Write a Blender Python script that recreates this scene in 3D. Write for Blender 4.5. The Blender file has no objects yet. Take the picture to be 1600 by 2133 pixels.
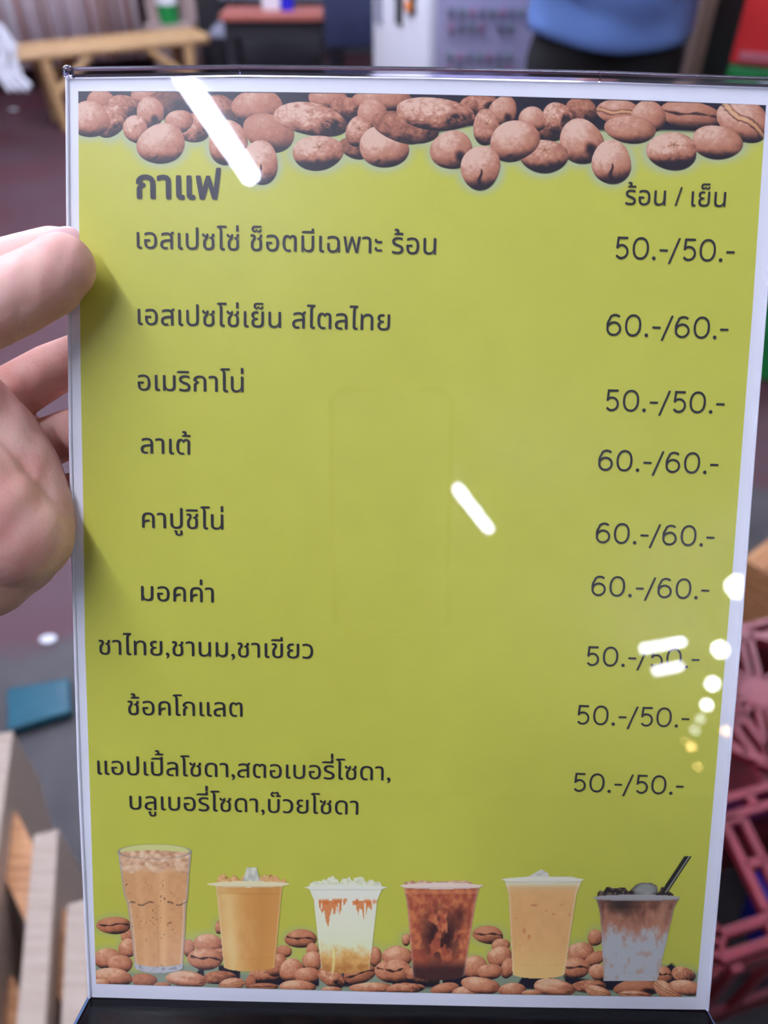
import bpy, bmesh, math, random
import numpy as np
from mathutils import Vector, Matrix, geometry
random.seed(7); rng = np.random.default_rng(7)
SC = bpy.context.scene; COL = SC.collection
W, H, F = 1600.0, 2133.0, 1600.0
CAMH, PITCH = 1.30, math.radians(41)

# ---------------------------------------------------------------- camera
cam = bpy.data.cameras.new('camera'); cam.sensor_fit = 'HORIZONTAL'; cam.sensor_width = 36; cam.lens = 36 * F / W
cam.clip_start = 0.005; cam.dof.use_dof = True; cam.dof.focus_distance = 0.243; cam.dof.aperture_fstop = 36 / 3.3
camo = bpy.data.objects.new('camera', cam); COL.objects.link(camo)
camo.location = (0, 0, CAMH); camo.rotation_euler = (math.pi / 2 - PITCH, 0, 0); SC.camera = camo
SC.view_settings.view_transform = 'Standard'; SC.view_settings.look = 'None'
SC.view_settings.exposure = -0.06; SC.view_settings.gamma = 1.0; SC.view_settings.use_curve_mapping = False
wd = bpy.data.worlds.new('world'); SC.world = wd; wd.use_nodes = True
wd.node_tree.nodes['Background'].inputs[0].default_value = (.8, .88, 1, 1)
wd.node_tree.nodes['Background'].inputs[1].default_value = 0.02
TUBE_L, BULB_L = 80.0, 110.0
CEIL = 2.98

# ---------------------------------------------------------------- geometry of the view
CAM = Vector((0, 0, CAMH))
CM = Matrix(((1, 0, 0), (0, math.sin(PITCH), -math.cos(PITCH)), (0, math.cos(PITCH), math.sin(PITCH))))  # camera axes in the world
_R = Matrix(((.99974454, .02069637, -.00908365), (-.0216621, .99207564, -.12376054), (.00645027, .12392569, .99227054)))
SR = CM @ _R                                                # sheet axes: x right, y up, z towards the viewer
SO = CAM + CM @ Vector((.0082536, -.0205873, -.243603))     # sheet centre
SM = Matrix.Translation(SO) @ SR.to_4x4()
SRn = np.array(SR); SOn = np.array(SO); CMn = np.array(CM); CAMn = np.array(CAM)

def rays(px, py):
    px = np.asarray(px, float); py = np.asarray(py, float)
    d = np.stack([(px - W / 2) / F, -(py - H / 2) / F, -np.ones_like(px)], -1)
    return d @ CMn.T
def S(px, py, z=0.0):
    """photo position -> sheet-local metres, on the plane z mm in front of the sheet"""
    d = rays(px, py); n = SRn[:, 2]
    k = ((SOn + n * z * .001 - CAMn) @ n) / (d @ n)
    P = CAMn + d * k[..., None]
    return (P - SOn) @ SRn
def SP(px, py, z=0.0): return Vector(S(np.float64(px), np.float64(py), z))
def SW(px, py, z=0.0): return SM @ SP(px, py, z)
def atZ(px, py, z=0.0):
    d = rays(px, py); return Vector(CAMn + d * ((z - CAMH) / d[2]))
def atY(px, py, Y):
    d = rays(px, py); return Vector(CAMn + d * (Y / d[1]))
def mirror(px, py, z):
    """where the ceiling plane z shows up reflected in the sheet"""
    d = rays(px, py); n = SRn[:, 2]; P = CAMn + d * (((SOn - CAMn) @ n) / (d @ n))
    r = d - 2 * (d @ n) * n; return Vector(P + r * ((z - P[2]) / r[2]))

# ---------------------------------------------------------------- materials
def lin(c): 
    c = np.asarray(c, float) / 255.0
    return np.where(c <= .04045, c / 12.92, ((c + .055) / 1.055) ** 2.1)
def mat(name, c, rough=.5, metal=0, noise=0.12, scale=20, bump=0.0, c2=None, spec=None, stretch=None, sss=0, emis=0, trans=0, detail=4):
    m = bpy.data.materials.new(name); m.use_nodes = True; nt = m.node_tree; b = nt.nodes['Principled BSDF']
    c = [float(x) for x in lin(c)]
    c2 = [x * (1 - noise * 2) for x in c] if c2 is None else [float(x) for x in lin(c2)]
    tc = nt.nodes.new('ShaderNodeTexCoord'); mp = nt.nodes.new('ShaderNodeMapping'); nz = nt.nodes.new('ShaderNodeTexNoise')
    nt.links.new(tc.outputs['Object'], mp.inputs[0]); nt.links.new(mp.outputs[0], nz.inputs['Vector'])
    if stretch: mp.inputs['Scale'].default_value = stretch
    nz.inputs['Scale'].default_value = scale; nz.inputs['Detail'].default_value = detail
    rp = nt.nodes.new('ShaderNodeValToRGB'); rp.color_ramp.elements[0].position = .3; rp.color_ramp.elements[1].position = .7
    rp.color_ramp.elements[0].color = (*c2, 1); rp.color_ramp.elements[1].color = (*c, 1)
    nt.links.new(nz.outputs[0], rp.inputs[0]); nt.links.new(rp.outputs[0], b.inputs['Base Color'])
    b.inputs['Roughness'].default_value = rough; b.inputs['Metallic'].default_value = metal
    if spec is not None: b.inputs['Specular IOR Level'].default_value = spec
    if sss: b.inputs['Subsurface Weight'].default_value = sss; b.inputs['Subsurface Radius'].default_value = (.006, .002, .001); b.inputs['Subsurface Scale'].default_value = 1
    if trans: b.inputs['Transmission Weight'].default_value = trans; b.inputs['IOR'].default_value = 1.45
    if emis: b.inputs['Emission Color'].default_value = (*c, 1); b.inputs['Emission Strength'].default_value = emis
    if bump:
        bp = nt.nodes.new('ShaderNodeBump'); bp.inputs['Strength'].default_value = bump; bp.inputs['Distance'].default_value = .003
        nt.links.new(nz.outputs[0], bp.inputs['Height']); nt.links.new(bp.outputs[0], b.inputs['Normal'])
    return m
def attr_mat(name, rough=.6):
    m = bpy.data.materials.new(name); m.use_nodes = True; nt = m.node_tree; b = nt.nodes['Principled BSDF']
    a = nt.nodes.new('ShaderNodeAttribute'); a.attribute_name = 'Col'
    nt.links.new(a.outputs['Color'], b.inputs['Base Color']); b.inputs['Roughness'].default_value = rough
    b.inputs['Specular IOR Level'].default_value = .15
    return m
def clear_mat(name, tint=(1, 1, 1), rough=.012):
    """thin clear acrylic: see-through, with a Fresnel gloss"""
    m = bpy.data.materials.new(name); m.use_nodes = True; nt = m.node_tree; nt.nodes.clear()
    o = nt.nodes.new('ShaderNodeOutputMaterial'); mx = nt.nodes.new('ShaderNodeMixShader'); t = nt.nodes.new('ShaderNodeBsdfTransparent')
    g = nt.nodes.new('ShaderNodeBsdfGlossy'); fr = nt.nodes.new('ShaderNodeFresnel'); fr.inputs[0].default_value = 1.49
    g2 = nt.nodes.new('ShaderNodeBsdfGlossy'); g2.inputs['Roughness'].default_value = .36; gm = nt.nodes.new('ShaderNodeMixShader'); gm.inputs[0].default_value = .38   # wide soft gloss added to imitate glare round the mirrored lamps
    nt.links.new(g.outputs[0], gm.inputs[1]); nt.links.new(g2.outputs[0], gm.inputs[2])
    nt.links.new(fr.outputs[0], mx.inputs[0]); nt.links.new(t.outputs[0], mx.inputs[1]); nt.links.new(gm.outputs[0], mx.inputs[2]); nt.links.new(mx.outputs[0], o.inputs[0])
    ge = nt.nodes.new('ShaderNodeNewGeometry'); mr = nt.nodes.new('ShaderNodeMapRange')     # same Fresnel on both faces: the panel is thin
    mr.inputs['To Min'].default_value = 1.49; mr.inputs['To Max'].default_value = 1 / 1.49; nt.links.new(ge.outputs['Backfacing'], mr.inputs[0]); nt.links.new(mr.outputs[0], fr.inputs[0])
    g.inputs['Roughness'].default_value = rough; t.inputs[0].default_value = (*tint, 1)
    return m
def emit_mat(name, c, s):
    m = bpy.data.materials.new(name); m.use_nodes = True; nt = m.node_tree; b = nt.nodes['Principled BSDF']
    b.inputs['Base Color'].default_value = (.8, .8, .8, 1); b.inputs['Emission Color'].default_value = (*c, 1); b.inputs['Emission Strength'].default_value = s
    return m
M = {}
M['paper'] = mat('white_paper', (236, 238, 246), .7, noise=.02, scale=30)
M['print'] = attr_mat('printed_ink')
M['ink'] = mat('black_ink', (34, 32, 40), .6, noise=.1, spec=.2)
M['clear'] = clear_mat('clear_acrylic')
M['edge'] = mat('acrylic_edge', (225, 222, 240), .06, noise=.02, trans=1)
M['edge_white'] = mat('frosted_edge', (232, 232, 246), .25, noise=.02)
M['black'] = mat('glossy_black_plastic', (5, 5, 8), .18, noise=.1, spec=.18)
M['navy'] = mat('blue_grey_plastic', (66, 92, 128), .3, noise=.15, scale=60)
M['skin'] = mat('skin', (228, 180, 162), .55, c2=(208, 142, 128), scale=60, bump=.25, sss=.25, detail=6)
nt_ = M['skin'].node_tree; vo = nt_.nodes.new('ShaderNodeTexVoronoi'); vo.feature = 'DISTANCE_TO_EDGE'; vo.inputs['Scale'].default_value = 620; wv = nt_.nodes.new('ShaderNodeTexWave'); wv.inputs['Scale'].default_value = 38; wv.inputs['Distortion'].default_value = 9; wv.inputs['Detail'].default_value = 3
b2_ = nt_.nodes.new('ShaderNodeBump'); b2_.inputs['Strength'].default_value = .22; b2_.inputs['Distance'].default_value = .0006; b3_ = nt_.nodes.new('ShaderNodeBump'); b3_.inputs['Strength'].default_value = .16; b3_.inputs['Distance'].default_value = .002
_tc = [n for n in nt_.nodes if n.type == 'TEX_COORD'][0]; _bp = [n for n in nt_.nodes if n.type == 'BUMP' and n not in (b2_, b3_)][0]
nt_.links.new(_tc.outputs['Object'], vo.inputs['Vector']); nt_.links.new(_tc.outputs['Object'], wv.inputs['Vector']); nt_.links.new(vo.outputs['Distance'], b2_.inputs['Height']); nt_.links.new(wv.outputs[0], b3_.inputs['Height'])
nt_.links.new(_bp.outputs[0], b3_.inputs['Normal']); nt_.links.new(b3_.outputs[0], b2_.inputs['Normal']); nt_.links.new(b2_.outputs[0], nt_.nodes['Principled BSDF'].inputs['Normal'])
M['nail'] = mat('nail', (222, 172, 166), .2, noise=.03, sss=.2)
M['bamboo'] = mat('bamboo', (202, 162, 108), .4, c2=(172, 130, 84), scale=12, stretch=(1, 6, 6))
M['pine'] = mat('pine_wood', (166, 148, 130), .6, c2=(146, 126, 108), scale=10, stretch=(1.2, 14, 14), bump=.1)
M['pine_old'] = mat('orange_pine', (190, 134, 84), .6, c2=(150, 92, 48), scale=12, stretch=(1.2, 10, 10))
M['redpl'] = mat('faded_red_plastic', (120, 32, 40), .34, c2=(92, 18, 26), scale=14, bump=.05)
M['blue'] = mat('blue_plastic', (22, 26, 190), .4)
M['teal'] = mat('teal_film', (16, 86, 102), .2, c2=(6, 52, 70), scale=8, bump=.5)
M['shirt'] = mat('blue_cotton', (104, 142, 212), .85, c2=(92, 126, 200), scale=6, bump=.3)
M['trouser'] = mat('black_cotton', (16, 15, 16), .9, scale=40)
M['hair'] = mat('black_hair', (20, 17, 16), .6, scale=60)
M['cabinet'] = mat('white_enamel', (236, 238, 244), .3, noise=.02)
M['cabside'] = mat('shaded_white_enamel', (172, 168, 200), .35, noise=.03)  # side of the white cabinet, its shade mixed into the colour
M['dark'] = mat('dark_grey', (30, 30, 34), .5)
M['mid'] = mat('grey_fabric', (128, 130, 146), .8)
M['navyf'] = mat('navy_fabric', (30, 36, 66), .8)
M['post'] = mat('weathered_post', (120, 98, 80), .7, c2=(96, 76, 62), scale=10, stretch=(8, 8, 1))
M['redbox'] = mat('red_board', (206, 34, 34), .4, noise=.08, scale=5)
M['pinkish'] = mat('faded_pink_print', (188, 96, 108), .5)
M['green'] = mat('green_plastic', (14, 122, 52), .4)
M['board'] = mat('pinkish_board', (170, 148, 144), .6, c2=(150, 124, 116), scale=4)
M['tabtop'] = mat('red_brown_tabletop', (160, 84, 70), .35, noise=.05)
M['white'] = mat('white_card', (232, 234, 240), .6, noise=.02)
M['grass'] = mat('green_print', (120, 196, 84), .5)
M['metal'] = mat('dark_metal', (60, 60, 66), .35, metal=.8)
M['phone'] = mat('phone_back', (176, 178, 172), .4)
M['rim'] = mat('phone_rim', (200, 190, 170), .25, metal=1)
M['tube'] = emit_mat('tube_glow', (.77, .80, 1.0), TUBE_L)
M['tube_near'] = emit_mat('near_tube_glow', (.77, .80, 1.0), TUBE_L * 2.1)
M['bulb'] = emit_mat('cool_lamp_glow', (.88, .95, 1.0), BULB_L)
M['bulbdim'] = emit_mat('dim_lamp_glow', (.88, .97, .95), 22)
M['warm'] = emit_mat('warm_lamp_glow', (1.0, .60, .22), 60)
M['lampbody'] = mat('lamp_housing', (170, 172, 176), .4)

# ---------------------------------------------------------------- object helpers
def mesh(name, vs, fs, m, parent=None, cols=None, smooth=False):
    me = bpy.data.meshes.new(name)
    me.from_pydata([tuple(map(float, v)) for v in vs], [], [tuple(map(int, f)) for f in fs])
    return link(name, me, m, parent, cols, smooth)
def link(name, me, m, parent=None, cols=None, smooth=False):
    if cols is not None:
        a = me.color_attributes.new('Col', 'FLOAT_COLOR', 'POINT')
        a.data.foreach_set('color', np.concatenate([cols, np.ones((len(cols), 1))], 1).astype('f').ravel())
    me.materials.append(m)
    if smooth: me.polygons.foreach_set('use_smooth', [True] * len(me.polygons))
    me.update(); o = bpy.data.objects.new(name, me); COL.objects.link(o)
    if parent: o.parent = parent
    return o
def thing(name, label, cat, loc=(0, 0, 0), rot=None, group=None):
    o = bpy.data.objects.new(name, None); COL.objects.link(o); o.location = loc; o.empty_display_size = .02
    if rot is not None: o.rotation_euler = rot
    return tag(o, label, cat, group)
def tag(o, label, cat, group=None):
    o['label'] = label; o['category'] = cat
    if group: o['group'] = group
    return o
def struct(o): o['kind'] = 'structure'; return o
class B:
    def __init__(s): s.bm = bmesh.new()
    def box(s, c, d, rot=None, bev=0.0):
        g = bmesh.ops.create_cube(s.bm, size=1)['verts']
        bmesh.ops.scale(s.bm, vec=d, verts=g)
        if bev:
            es = list({e for v in g for e in v.link_edges}); r = bmesh.ops.bevel(s.bm, geom=es, offset=bev, segments=2, affect='EDGES', profile=.5)
            g = list({v for f in r['faces'] for v in f.verts} | {v for v in g if v.is_valid})
        if rot is not None: bmesh.ops.rotate(s.bm, cent=(0, 0, 0), matrix=rot, verts=g)
        bmesh.ops.translate(s.bm, vec=c, verts=g); return s
    def tube(s, a, b, r1, r2=None, n=14):
        a, b = Vector(a), Vector(b); r2 = r1 if r2 is None else r2; d = b - a
        g = bmesh.ops.create_cone(s.bm, cap_ends=True, segments=n, radius1=r1, radius2=r2, depth=d.length)['verts']
        q = d.to_track_quat('Z', 'Y').to_matrix()
        bmesh.ops.rotate(s.bm, cent=(0, 0, 0), matrix=q, verts=g); bmesh.ops.translate(s.bm, vec=(a + b) / 2, verts=g); return s
    def ball(s, c, r, n=16, sc=(1, 1, 1), rot=None):
        g = bmesh.ops.create_uvsphere(s.bm, u_segments=n, v_segments=max(8, n * 2 // 3), radius=r)['verts']
        bmesh.ops.scale(s.bm, vec=sc, verts=g)
        if rot is not None: bmesh.ops.rotate(s.bm, cent=(0, 0, 0), matrix=rot, verts=g)
        bmesh.ops.translate(s.bm, vec=c, verts=g); return s
    def prism(s, poly, ext):
        """closed polygon of 3-D points pushed along ext"""
        a = [s.bm.verts.new(p) for p in poly]; b = [s.bm.verts.new(Vector(p) + Vector(ext)) for p in poly]
        s.bm.faces.new(a); s.bm.faces.new(b[::-1]); n = len(a)
        for i in range(n): s.bm.faces.new((a[i], b[i], b[(i + 1) % n], a[(i + 1) % n]))
        return s
    def done(s, name, m, parent=None, smooth=False, bevel=0.0):
        bmesh.ops.recalc_face_normals(s.bm, faces=s.bm.faces)
        me = bpy.data.meshes.new(name); s.bm.to_mesh(me); s.bm.free(); o = link(name, me, m, parent, None, smooth)
        if smooth and hasattr(me, 'set_sharp_from_angle'): me.set_sharp_from_angle(angle=.6)
        if bevel:
            md = o.modifiers.new('bevel', 'BEVEL'); md.width = bevel; md.segments = 2; md.limit_method = 'ANGLE'
        return o
def fuse(name, parts, m, parent=None, voxel=.001, smooth=8):
    """chains of (point, radius) -> one continuous skin"""
    b = B()
    for ch in parts:
        for i, (p, r) in enumerate(ch):
            b.ball(p, r, 20)
            if i: b.tube(ch[i - 1][0], p, ch[i - 1][1], r, 20)
    o = b.done(name, m, parent)
    rm = o.modifiers.new('remesh', 'REMESH'); rm.mode = 'VOXEL'; rm.voxel_size = voxel; rm.use_smooth_shade = True
    sm = o.modifiers.new('smooth', 'SMOOTH'); sm.iterations = smooth; sm.factor = .6
    dg = bpy.context.evaluated_depsgraph_get(); me = bpy.data.meshes.new_from_object(o.evaluated_get(dg)); old = o.data
    o.modifiers.clear(); o.data = me; bpy.data.meshes.remove(old); me.name = name
    me.polygons.foreach_set('use_smooth', [True] * len(me.polygons))
    return o

# ---------------------------------------------------------------- the room (a dim hall)
def floor_mat():
    m = mat('floor', (64, 60, 60), .6, c2=(36, 34, 35), scale=5, bump=.15); nt = m.node_tree; b = nt.nodes['Principled BSDF']
    rp = [n for n in nt.nodes if n.type == 'VALTORGB'][0]
    tc = [n for n in nt.nodes if n.type == 'TEX_COORD'][0]
    sep = nt.nodes.new('ShaderNodeSeparateXYZ'); nt.links.new(tc.outputs['Object'], sep.inputs[0])
    n1 = nt.nodes.new('ShaderNodeTexNoise'); n1.inputs['Scale'].default_value = 3.5; n1.inputs['Detail'].default_value = 5; nt.links.new(tc.outputs['Object'], n1.inputs['Vector'])
    # worn red paint beyond a line that runs from near left to far right
    a = nt.nodes.new('ShaderNodeMath'); a.operation = 'MULTIPLY_ADD'; a.inputs[1].default_value = -.33; nt.links.new(sep.outputs['X'], a.inputs[0]); nt.links.new(sep.outputs['Y'], a.inputs[2])
    c = nt.nodes.new('ShaderNodeMath'); c.operation = 'MULTIPLY_ADD'; c.inputs[1].default_value = .55; nt.links.new(n1.outputs[0], c.inputs[0]); nt.links.new(a.outputs[0], c.inputs[2])
    st = nt.nodes.new('ShaderNodeMapRange'); st.inputs['From Min'].default_value = 1.52; st.inputs['From Max'].default_value = 1.60; nt.links.new(c.outputs[0], st.inputs[0])
    n2 = nt.nodes.new('ShaderNodeTexNoise'); n2.inputs['Scale'].default_value = 1.6; nt.links.new(tc.outputs['Object'], n2.inputs['Vector'])
    r2 = nt.nodes.new('ShaderNodeValToRGB'); r2.color_ramp.elements[0].position = .35; r2.color_ramp.elements[1].position = .62
    r2.color_ramp.elements[0].color = (*[float(x) for x in lin((66, 26, 32))], 1); r2.color_ramp.elements[1].color = (*[float(x) for x in lin((66, 42, 48))], 1)
    nt.links.new(n2.outputs[0], r2.inputs[0])
    mx = nt.nodes.new('ShaderNodeMix'); mx.data_type = 'RGBA'; nt.links.new(st.outputs[0], mx.inputs[0]); nt.links.new(rp.outputs[0], mx.inputs[6]); nt.links.new(r2.outputs[0], mx.inputs[7])
    nt.links.new(mx.outputs[2], b.inputs['Base Color']); return m
M['floor'] = floor_mat()
M['ceil'] = mat('ceiling_paint', (226, 230, 238), .8, noise=.05, scale=2)
M['wall'] = mat('dim_wall', (46, 44, 48), .8, noise=.1, scale=2)
X0, X1, Y0, Y1 = -4.6, 7.0, -16.0, 7.2
struct(B().box(((X0 + X1) / 2, (Y0 + Y1) / 2, -.05), (X1 - X0, Y1 - Y0, .1)).done('floor', M['floor']))
struct(B().box(((X0 + X1) / 2, (Y0 + Y1) / 2, CEIL + .05), (X1 - X0, Y1 - Y0, .1)).done('ceiling', M['ceil']))
struct(B().box(((X0 + X1) / 2, Y1 + .05, CEIL / 2), (X1 - X0, .1, CEIL)).done('wall_back', M['wall']))
struct(B().box(((X0 + X1) / 2, Y0 - .05, CEIL / 2), (X1 - X0, .1, CEIL)).done('wall_front', M['wall']))
struct(B().box((X0 - .05, (Y0 + Y1) / 2, CEIL / 2), (.1, Y1 - Y0, CEIL)).done('wall_left', M['wall']))
struct(B().box((X1 + .05, (Y0 + Y1) / 2, CEIL / 2), (.1, Y1 - Y0, CEIL)).done('wall_right', M['wall']))

# lamps: mirrored ones stand where the sheet shows them, fill tubes are added
def tube_light(a, b, label, r=.019, glow='tube'):
    a, b = Vector(a), Vector(b); d = (b - a).normalized()
    t = thing('tube_light', label, 'lamp', (a + b) / 2, group='ceiling tube lights'); c = (a + b) / 2
    B().tube(a - c, b - c, r, n=12).done('tube', M[glow], t, True)
    q = d.to_track_quat('X', 'Z').to_matrix()
    B().box(Vector((0, 0, r + .022)), ((b - a).length + .06, .034, .03), q, .005).done('housing', M['lampbody'], t)
    for s in (-1, 1): B().tube(Vector((0, 0, r + .045)) + d * s * .35, Vector((0, 0, CEIL - c.z)) + d * s * .35, .008).done('bracket', M['lampbody'], t)
    return t
ZT = 2.7
a = mirror(525, 372, 2.15); b = mirror(385, 165, 2.15); u = (b - a).normalized()
tube_light(a, a + u * 1.0, 'long white tube light whose mirror image crosses the upper left of the menu', .0135, 'tube_near')
tube_light(mirror(953, 1018, ZT), mirror(1018, 1102, ZT), 'white tube light mirrored as a short slanting streak right of the menu centre', .021)
tube_light(mirror(1337, 1352, ZT), mirror(1424, 1336, ZT), 'white tube light mirrored above the two digits of the seventh price', .025)
tube_light(mirror(1364, 1398, ZT), mirror(1418, 1387, ZT), 'white tube light mirrored just below the seventh price', .027)
for (x0, y0, x1, y1, lb) in [(-2.6, 1.6, -1.4, 1.6, 'over the red floor left of the menu'), (1.9, 1.4, 3.1, 1.4, 'over the red crates'), (-2.6, 4.3, -1.4, 4.3, 'over the bamboo bench'), (.6, 3.9, 1.8, 3.9, 'over the white cabinet'),
                         (-.6, 2.2, .6, 2.2, 'between the camera and the white cabinet'), (-1.8, 3.0, -.6, 3.0, 'in front of the brown table'), (2.0, 3.1, 3.2, 3.1, 'over the red box'),
                         (-2.9, -1.0, -2.9, -2.2, 'on the near left, behind the camera'), (-3.1, -3.4, -3.1, -4.6, 'on the far left, behind the camera'), (1.2, -.1, 2.4, -.1, 'just right of the camera'), (-1.9, .2, -.7, .2, 'just left of the camera')]:
    tube_light((x0, y0, ZT), (x1, y1, ZT), 'added white fill tube outside the frame, ' + lb, .046 if y0 > 1.5 else .011)  # unseen tubes added to brighten the sheet and the background
rows = [(1536, 1222, .06), (1500, 1353, .052), (1484, 1424, .046), (1472, 1468, .04), (1459, 1497, .035), (1447, 1521, .035)]
for i, (x, y, r) in enumerate(rows):
    p = mirror(x, y, ZT)
    t = thing('ceiling_lamp', ['nearest', 'second', 'third', 'fourth', 'fifth', 'farthest'][i] + ' round white lamp of the row mirrored down the right edge of the menu', 'lamp', p, group='row of round lamps')
    B().ball((0, 0, 0), r, 16).done('bulb', M['bulb' if i < 4 else 'bulbdim'], t, True)
    B().tube((0, 0, r * .9), (0, 0, CEIL - ZT), .03).done('stem', M['lampbody'], t)
for (x, y, r, lb) in [(1440, 1555, .036, 'amber lamp mirrored beside the last-but-one price'), (1427, 1543, .014, 'small amber lamp mirrored up left of the larger amber one'), (1453, 1597, .024, 'faint orange lamp mirrored lowest of all on the menu'), (1513, 1523, .04, 'warm lamp mirrored on the right white border')]:
    p = mirror(x, y, ZT); t = thing('hanging_lamp', lb, 'lamp', p)
    B().ball((0, 0, 0), r, 14).done('bulb', M['warm'], t, True)
    B().tube((0, 0, r * .8), (0, 0, CEIL - ZT), .012).done('stem', M['lampbody'], t)

# ---------------------------------------------------------------- the menu sheet
def itp(y, pts): return np.interp(y, [p[0] for p in pts], [p[1] for p in pts])
OUT = dict(L=[(163, 141), (440, 143), (904, 148), (1149, 153), (1340, 158), (1600, 166), (1695, 170), (2078, 188)],
           R=[(170, 1632), (575, 1598), (846, 1576), (1043, 1561), (1339, 1539), (1740, 1504), (2104, 1472)],
           T=(163, 182, -8), Bt=(2077, 2103, 3))
INN = dict(L=[(190, 163), (440, 164.5), (820, 168.7), (1073, 173.8), (1340, 177), (1730, 190), (2050, 200)],
           R=[(219, 1596), (640, 1568), (1150, 1529), (1600, 1492), (2077, 1450)],
           T=(190, 219, -8), Bt=(2049, 2077, 4))
def area(E, u, v):
    top = E['T'][0] + (E['T'][1] - E['T'][0]) * u + E['T'][2] * 4 * u * (1 - u)
    bot = E['Bt'][0] + (E['Bt'][1] - E['Bt'][0]) * u + E['Bt'][2] * 4 * u * (1 - u)
    y = top + (bot - top) * v
    return itp(y, E['L']) + (itp(y, E['R']) - itp(y, E['L'])) * u, y
def grid_faces(nx, ny):
    i = np.arange(nx - 1)[None, :] + nx * np.arange(ny - 1)[:, None]; i = i.ravel()
    return np.stack([i + nx, i + nx + 1, i + 1, i], 1)
def slab(name, E, z0, z1, m, parent, nx=13, ny=25, grow=0.0):
    u, v = np.meshgrid(np.linspace(0, 1, nx), np.linspace(0, 1, ny)); px, py = area(E, u.ravel(), v.ravel())
    px = px + grow * (u.ravel() * 2 - 1); n = nx * ny
    V = np.concatenate([S(px, py, z1), S(px, py, z1)]); V[:n, 2] = z1 * .001; V[n:, 2] = z0 * .001
    f = grid_faces(nx, ny); fs = [tuple(q) for q in f] + [tuple(q[::-1] + n) for q in f]
    ring = list(range(nx)) + [nx * (j + 1) - 1 for j in range(1, ny)] + list(range(n - 2, n - nx - 1, -1)) + [nx * j for j in range(ny - 2, 0, -1)]
    for k in range(len(ring)): p, q = ring[k], ring[(k + 1) % len(ring)]; fs.append((p, q, q + n, p + n))
    return mesh(name, V, fs, m, parent)
sheet = thing('menu_sheet', 'printed yellow drinks menu with coffee beans and cups, standing upright in the clear stand', 'menu'); sheet.matrix_world = SM
slab('paper', OUT, -.55, -.25, M['paper'], sheet)['label'] = 'white paper border'

_g = rng.random((64, 64))
def vn(x, y):
    x = np.asarray(x, float) % 64; y = np.asarray(y, float) % 64
    i = np.floor(x).astype(int); j = np.floor(y).astype(int); a = x - i; b = y - j; a = a * a * (3 - 2 * a); b = b * b * (3 - 2 * b)
    i1 = (i + 1) % 64; j1 = (j + 1) % 64; i %= 64; j %= 64
    return (_g[j, i] * (1 - a) + _g[j, i1] * a) * (1 - b) + (_g[j1, i] * (1 - a) + _g[j1, i1] * a) * b
def fbm(x, y): return (vn(x, y) + .5 * vn(x * 2.1 + 7, y * 2.1 + 3) + .25 * vn(x * 4.3 + 1, y * 4.3 + 9)) / 1.75
def mixc(a, b, t): t = np.clip(t, 0, 1)[:, None]; return np.asarray(a, float) * (1 - t) + np.asarray(b, float) * t
WT, WB = lin((216, 224, 252)), lin((172, 177, 218))
def ink(c, y, bright=1.0):
    """colour seen in the photo -> printed ink colour, relative to the white of the paper there"""
    t = np.clip((np.asarray(y, float) - 160) / 1920, 0, 1)[:, None]
    return np.clip(lin(c) / (WT * (1 - t) + WB * t) * .84 * bright, .004, .9)

# beans: x, y, rx, ry, angle, kind, tone  (crop frames, later ones lie on top)
TA = [(175,150,65,48,0,'plain',.8),(370,130,60,40,0,'plain',.8),(470,160,85,60,0,'rough',.35),(700,200,90,75,20,'rough',.55),(280,175,78,48,15,'rough',.7),(880,175,122,72,0,'plain',.85),
 (1195,140,90,50,0,'plain',.85),(1290,180,88,46,10,'rough',.65),(1440,145,130,56,0,'plain',.85),(1590,190,48,48,0,'plain',.8),
 (215,240,72,80,35,'rough',.85),(120,235,98,78,8,'plain',1),(395,205,64,70,15,'notch',.9),(330,280,54,66,-10,'star',.95),(590,275,72,68,10,'rough',.85),(525,245,62,55,0,'plain',.9),
 (445,345,110,90,0,'crack',1.05),(745,340,92,98,0,'plain',.95),(930,295,122,82,14,'plain',.8),(1120,235,166,74,8,'rough',1),(1395,215,66,74,10,'notch',.9),(1320,365,72,48,20,'rough',.5),(1335,290,60,70,0,'star',.9),
 (1150,385,120,76,0,'starb',1),(890,430,85,96,0,'vcrease',1.05),(1447,360,112,92,0,'crack',1.05),(1540,265,62,66,0,'rough',.9)]
TB = [(-60,270,120,70,20,'rough',.6),(40,290,75,54,5,'rough',.55),(300,165,88,44,0,'rough',.7),(760,195,78,56,20,'rough',.6),(1250,215,142,62,5,'hcrease',.8),(930,205,98,62,5,'ycrease',.9),(1060,225,76,78,0,'plain',.9),
 (100,210,172,76,8,'rough',1),(405,200,64,70,10,'notch',.9),(330,270,62,78,0,'star',.9),(590,270,112,58,10,'rough',.5),(540,235,62,58,0,'plain',.95),(650,225,64,70,0,'rough',.9),
 (980,280,112,64,8,'plain',.9),(1490,240,124,92,35,'ycrease',1),(1370,338,120,72,10,'plain',.95),(1168,378,118,82,0,'starb',1),(760,335,100,102,0,'notch',1),(590,400,106,78,0,'starb',.9),(175,372,92,90,0,'notch',.95),
 (458,332,112,92,-5,'crack',1.05),(305,452,92,96,0,'vcrease',1.05),(895,428,93,95,0,'vcrease',1.05)]
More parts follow.
